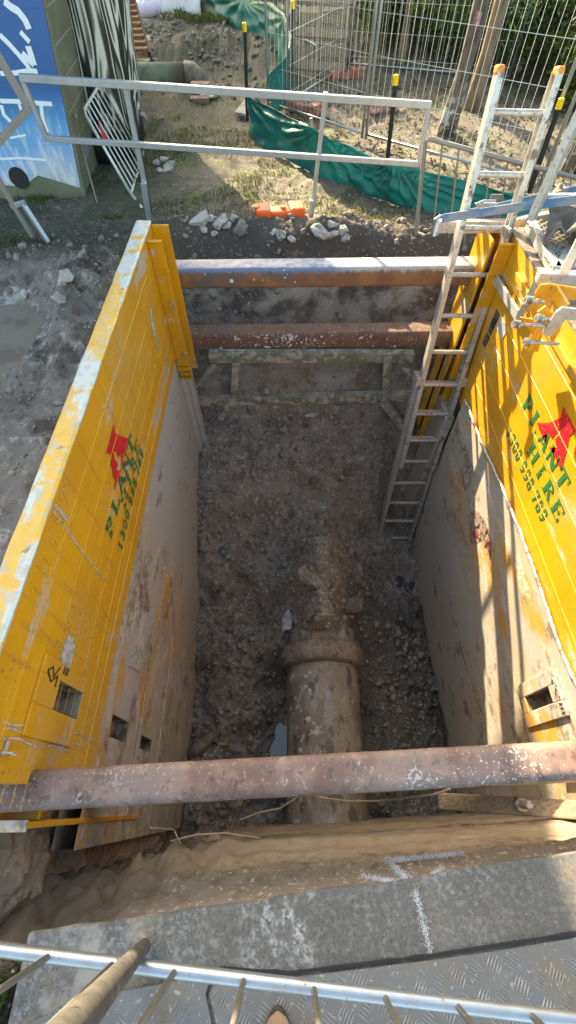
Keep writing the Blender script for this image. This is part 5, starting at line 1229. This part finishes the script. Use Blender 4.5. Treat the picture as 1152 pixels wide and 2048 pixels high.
# ---------------------------------------------------------------- far left odds and ends
p0 = Z(282, 150); m = MB(); y_ = p0.y; 
pp = thing('drain_pipe', 'pale green concrete pipe lying on the ground beyond the tank', 'pipe', (-1.6, 9.3, 0))
a_ = Z(276, 152, .1); b_ = Z(372, 152, .1); m.tube([a_-Vector((.2, 0, 0)), a_, b_], .14, 20); build('barrel', m, M('pipe_green', (.2, .25, .17), .7, layers=[(n_(5, .45, .6), (.13, .15, .1)), (wax('X', -1.6, -1.2, 4, .3), (.1, .075, .055))]), pp, smooth=True)
m = MB(); m.tube([b_-Vector((.0, 0, 0)), b_+Vector((.1, 0, -.0)), b_+Vector((.3, 0, -.06))], [.16, .15, .07], 14); build('muddy_end', m, 'mud', pp, smooth=True)
m = MB(); p = Z(400, 208); m.box(p.x-.12, p.x+.12, p.y-.02, p.y+.12, 0, .06); single('paver', m, 'brick', 'brown paver under the rail in front of the green pipe', 'paver', bevel=.006)
m = MB(); p = Z(402, 192); m.box(p.x-.13, p.x+.13, p.y-.02, p.y+.14, .065, .125); single('paver', m, 'brick', 'upper brown paver of the two beside the pale board', 'paver', bevel=.006)
m = MB(); m.poly([Z(a_, b_, .04) for a_, b_ in ((405, 185), (444, 185), (425, 197), (400, 196))], (0, 0, .02)); single('board', m, 'wood_pale', 'pale board lying beside the brown pavers', 'board')
m = MB(); m.poly([Z(a_, b_, .02) for a_, b_ in ((470, 228), (490, 202), (492, 232))], (0, 0, .02)); single('board', m, 'stone', 'small grey board leaning by the first capped picket', 'board')
m = MB(); m.poly([Z(a_, b_, .02) for a_, b_ in ((298, 128), (352, 25), (345, -30), (262, -30), (262, 120))], (0, 0, .03)); o = build('path', m, 'path', kind='structure')
pl = thing('timber_steps', 'dark brown timber steps lying on the path beyond the graffiti tank', 'timber steps', Z(290, 120))
a0 = Z(302, 124); a1 = a0.lerp(Z(266, -10, .5), .62); a0 = a0+Vector((0, 0, .06)); w_ = Vector((-.7, -.05, 0))
m = MB(); m.bar(a0, a0+(a1-a0)*1.6, .05, .12); build('stringer', m, 'wood_dark', pl); m = MB(); m.bar(a0+w_, a0+w_+(a1-a0)*1.6, .05, .12); build('stringer', m, 'wood_dark', pl)
for k in range(9): q = a0+(a1-a0)*(.1+.165*k)+Vector((0, 0, .05)); m = MB(); m.bar(q, q+w_, .26, .04); build('tread', m, 'wood_red', pl)
def sheetf(u, v):
    a_ = Z(288+115*u, 30+10*u, 0); return (a_.x, a_.y+.8*v, .75*v**.6*(.8+.3*mnoise.noise(Vector((u*3, v, 2))))+.05*mnoise.noise(Vector((u*12, v*4, 0)))+.03)
m = MB(); m.sheet(sheetf, 50, 20); single('plastic_sheet', m, 'white_sheet', 'crumpled white plastic sheet heaped at the top of picture', 'plastic sheet', smooth=True, solid=.004)
p = Z(290, 26, .1); m = MB()
def bag(u, v): a_ = 2*math.pi*u; b_ = math.pi*v; return (p.x+.32*math.sin(b_)*math.cos(a_)*(1+.1*math.sin(5*a_)), p.y+.2*math.sin(b_)*math.sin(a_), .14+.13*math.cos(b_)+.01*math.sin(8*a_))
m.sheet(bag, 30, 16); single('bag', m, 'lilac', 'lilac striped bag beside the white plastic sheet', 'bag', smooth=True)

# pallets
def pallet(name, c, ax, up_, label, mat, lean_n):
    c = Vector(c); ax = Vector(ax).normalized(); up_ = Vector(up_).normalized(); n = ax.cross(up_).normalized(); root = thing(name, label, 'pallet', c)
    for k in range(6):
        m = MB(); o_ = up_*(.08+k*.17); m.bar(c+o_-ax*.45, c+o_+ax*.45, .02, .095, up_); build('slat', m, mat, root)
        if k % 2 == 0: m = MB(); m.bar(c+o_-ax*.45+n*.11, c+o_+ax*.45+n*.11, .02, .095, up_); build('slat', m, mat, root)
    for s in (-1, 0, 1): m = MB(); m.bar(c+ax*s*.4+n*.055, c+ax*s*.4+n*.055+up_*1.0, .045, .085, n); build('bearer', m, mat, root)
p = Z(632, 150); pallet('pallet', (p.x, p.y, .0), (.95, -.3, .0), (.1, .35, .9), 'grey broken pallet standing on its edge behind the wire fence', 'wood', 0)
p = Z(640, 128); pallet('pallet', (p.x+.1, p.y+.1, .45), (.9, -.4, .15), (.25, .6, .75), 'paler pallet tipped on top of the grey broken pallet', 'wood_pale', 0)

# ---------------------------------------------------------------- vegetation
def leafcloud(n, cx, cy, cz, rx, ry, rz, size, seed):
    r = np.random.default_rng(seed); cl = r.normal(size=(max(6, n//90), 3)); cl /= np.linalg.norm(cl, axis=1)[:, None]; cl *= r.uniform(.25, 1, (len(cl), 1))
    k = r.integers(len(cl), size=n); p = cl[k]+r.normal(size=(n, 3))*.17
    p = p*(rx, ry, rz)+(cx, cy, cz)
    a = r.normal(size=(n, 3)); a /= np.linalg.norm(a, axis=1)[:, None]; b = np.cross(a, r.normal(size=(n, 3))); b /= np.linalg.norm(b, axis=1)[:, None]
    L_ = (size*(.6+.8*r.random(n)))[:, None]; W = L_*.17
    v = np.stack([p-a*L_, p+b*W, p+a*L_, p-b*W], 1).reshape(-1, 3)
    f = np.arange(4*n).reshape(n, 4); return v, f
def shrub(x, y, s, h, label, mat='leaf', seed=1, n=2600, grp='undergrowth shrubs behind the fence', ls=.05):
    z = float(hz(x, y)); root = thing('shrub', label, 'shrub', (x, y, z), grp)
    v, f = leafcloud(n, x, y, z+h*.55, s, s, h*.5, ls, seed); arr_obj('foliage', v, f, mat, root=root)
    m = MB()
    for k in range(5): a_ = k*1.26+seed; m.tube([(x, y, z), (x+.3*s*math.cos(a_), y+.3*s*math.sin(a_), z+h*.4), (x+.7*s*math.cos(a_), y+.7*s*math.sin(a_), z+h*.8)], [.02, .012, .004], 5)
    build('stem', m, 'bark', root)
sp = [(1.7, 10.6, .8, 1.2), (2.7, 10.3, .9, 1.4), (3.7, 9.6, .9, 1.3), (4.6, 9.0, .9, 1.4), (3.1, 11.6, 1.1, 2.0), (4.6, 11, 1.2, 2.0), (6., 9.8, 1.2, 2.0), (5.4, 7.9, .9, 1.4), (6.3, 7.6, 1.2, 2.0), (1.9, 12.4, 1.1, 1.7), (.9, 13.2, 1.0, 1.3),
      (7.3, 10.8, 1.5, 2.6), (5.6, 13.3, 1.6, 2.8), (3.2, 14.2, 1.6, 2.8), (1.2, 15.8, 1.5, 2.2), (7.6, 7.5, 1.3, 2.2), (3.9, 7.9, .55, .7), (4.7, 6.9, .5, .7), (5.4, 5.9, .6, .9), (1.7, 9.9, .6, .9), (2.5, 9.3, .65, 1.0), (3.4, 8.7, .7, 1.1), (4.3, 8.3, .7, 1.1), (3.0, 9.6, .8, 1.3), (5.0, 7.2, .6, .9), (1.5, 11.6, .8, 1.1), (2.2, 11.4, .9, 1.4), (9., 9.2, 1.7, 2.8), (8, 13.8, 2., 3.2)]
for i, (x, y, s, h) in enumerate(sp):
    if y > 11.3 or x > 7: lab, mt_, gp = 'tall dense dark shrub deep behind the wire fence', 'leaf', 'dense shrubs deep behind the fence'
    elif i % 3 == 1: lab, mt_, gp = 'yellow green sunlit shrub behind the wire fence', 'leaf2', 'sunlit shrubs behind the fence'
    else: lab, mt_, gp = 'dark green shrub close behind the wire fence', 'leaf', 'dark shrubs close behind the fence'
    shrub(x, y, s, h, lab, mt_, i+1, int(2400+1800*s), gp, .055 if s < 1.2 else .08)
def tree(px, py, r, mat, label, lean=(0, 0), H=6.5, crown=1.6, seed=0, red=False):
    p = Z(px, py, .15); z = float(hz(p.x, p.y)); root = thing('tree', label, 'tree', (p.x, p.y, z)); m = MB(); pts = []; rs_ = []
    for k in range(22):
        t = k/21; pts.append((p.x+lean[0]*t*H+.06*mnoise.noise(Vector((t*4, seed, 0))), p.y+lean[1]*t*H+.06*mnoise.noise(Vector((t*4, seed, 5))), z-.1+H*t)); rs_.append(r*(1.25-.25*min(1, t*12))*(1-.6*t)*(1+.08*math.sin(k*2.1)))
    m.tube(pts, rs_, 16); tr = build('trunk', m, mat, root, smooth=True)
    t = Vector(pts[-1]); m = MB()
    for k in range(6): a_ = k*1.05; q = t+Vector((math.cos(a_)*crown*.8, math.sin(a_)*crown*.8, .6*crown*(k % 3)/2)); m.tube([Vector(pts[16]), (Vector(pts[16])+q)/2+Vector((0, 0, .2)), q], [r*.4, r*.25, .02], 6)
    build('limbs', m, mat, root)
    v, f = leafcloud(3500, t.x, t.y, t.z+.4, crown, crown, crown*.8, .09, seed+50); arr_obj('crown', v, f, 'leaf', root=root)
    if red:
        q = Vector(pts[2]); m = MB(); q = p; c_ = Vector((pts[3][0], pts[3][1], z+.86))
        m.sheet(lambda u, v: (c_.x+(rs_[4]*1.06)*math.cos(-2.2+.7*u), c_.y+(rs_[4]*1.06)*math.sin(-2.2+.7*u), c_.z+.09*v), 8, 4); sub('red_paint_mark', m, 'redfaded', tr)
tree(896, 245, .085, 'bark', 'thick dark tree trunk with pale peeling base, left of ladder top', (.022, .0), seed=1, red=True)
tree(950, 195, .085, 'bark_tan', 'straight tan tree trunk behind the thick dark trunk', (.02, .0), seed=2)
tree(803, 120, .06, 'bark_tan', 'slim pale tree trunk left of the two thick trunks', (.0, .0), seed=3)
tree(848, 95, .07, 'bark', 'slim grey tree trunk between the pale and the dark trunk', (.0, .0), seed=4)
tree(715, 40, .07, 'bark', 'thin dark tree behind the furthest fence panel', (.0, .0), seed=5)
tree(1160, 300, .1, 'bark', 'dark tree at the right edge behind the last fence panel', (.03, .0), seed=6)
for i, (x, y, zc, r) in enumerate([(-9.5, 22, 6.0, 2.4), (-6.2, 21, 6.4, 2.3), (-3.4, 22.5, 6.2, 2.4), (-.6, 21.5, 5.6, 2.2), (-7.6, 24.5, 7.0, 2.5)]):
    z = float(hz(x, y)); root = thing('tree', 'leafy tree standing beyond the far end of the site', 'tree', (x, y, z), 'trees beyond the far end of the site'); zc -= .35
    m = MB(); m.tube([(x, y, z-.1), (x+.1, y, z+zc*.5), (x, y+.1, z+zc)], [.18, .14, .06], 12); build('trunk', m, 'bark', root, smooth=True)
    v, f = leafcloud(5200, x, y, z+zc, r, r, r*.75, .17, 300+i); arr_obj('crown', v, f, 'leaf', root=root)
def backing(u, v):
    x = -4+22*u; return (x, 21-.25*x+.6*mnoise.noise(Vector((u*9, v*4, 0))), -.2+7*v)
v, f = leafcloud(26000, 6, 18.5, 2.2, 11, 2.2, 3.2, .16, 99); o = arr_obj('woodland', v, f, 'leaf', 'stuff'); o['label'] = 'dense dark woodland closing the view beyond the fence'; o['category'] = 'woodland'

# ---------------------------------------------------------------- light, sky, camera
el = math.radians(27); azx, azy = -.37, .929          # direction toward the sun
sd = Vector((azx*math.cos(el), azy*math.cos(el), math.sin(el)))
sun = bpy.data.lights.new('sun', 'SUN'); sun.energy = 4.6; sun.angle = math.radians(.55); sun.color = (1, .87, .68)
so = bpy.data.objects.new('sun', sun); C.objects.link(so); so.rotation_euler = sd.to_track_quat('Z', 'Y').to_euler(); so.location = (-5, 12, 8)
w = bpy.data.worlds.new('World'); sc.world = w; w.use_nodes = True; nt = w.node_tree
sk = nt.nodes.new('ShaderNodeTexSky'); sk.sky_type = 'NISHITA'; sk.sun_disc = False; sk.sun_elevation = el; sk.sun_rotation = math.atan2(azx, azy); sk.dust_density = 2.5; sk.ozone_density = .4
nt.links.new(sk.outputs[0], nt.nodes['Background'].inputs[0]); nt.nodes['Background'].inputs[1].default_value = .15
cam = bpy.data.cameras.new('camera'); co = bpy.data.objects.new('camera', cam); C.objects.link(co); sc.camera = co
cam.sensor_fit = 'VERTICAL'; cam.sensor_height = 24; cam.lens = 24*F/2048; cam.clip_start = .02; cam.clip_end = 500
co.location = (0, 0, CZ); co.rotation_euler = (math.pi/2-TH, 0, -PSI)
sc.view_settings.view_transform = 'Standard'; sc.view_settings.look = 'None'; sc.view_settings.exposure = 2.1
sc.view_settings.use_white_balance = True; sc.view_settings.white_balance_temperature = 7900; sc.view_settings.white_balance_tint = 3; sc.view_settings.gamma = 1
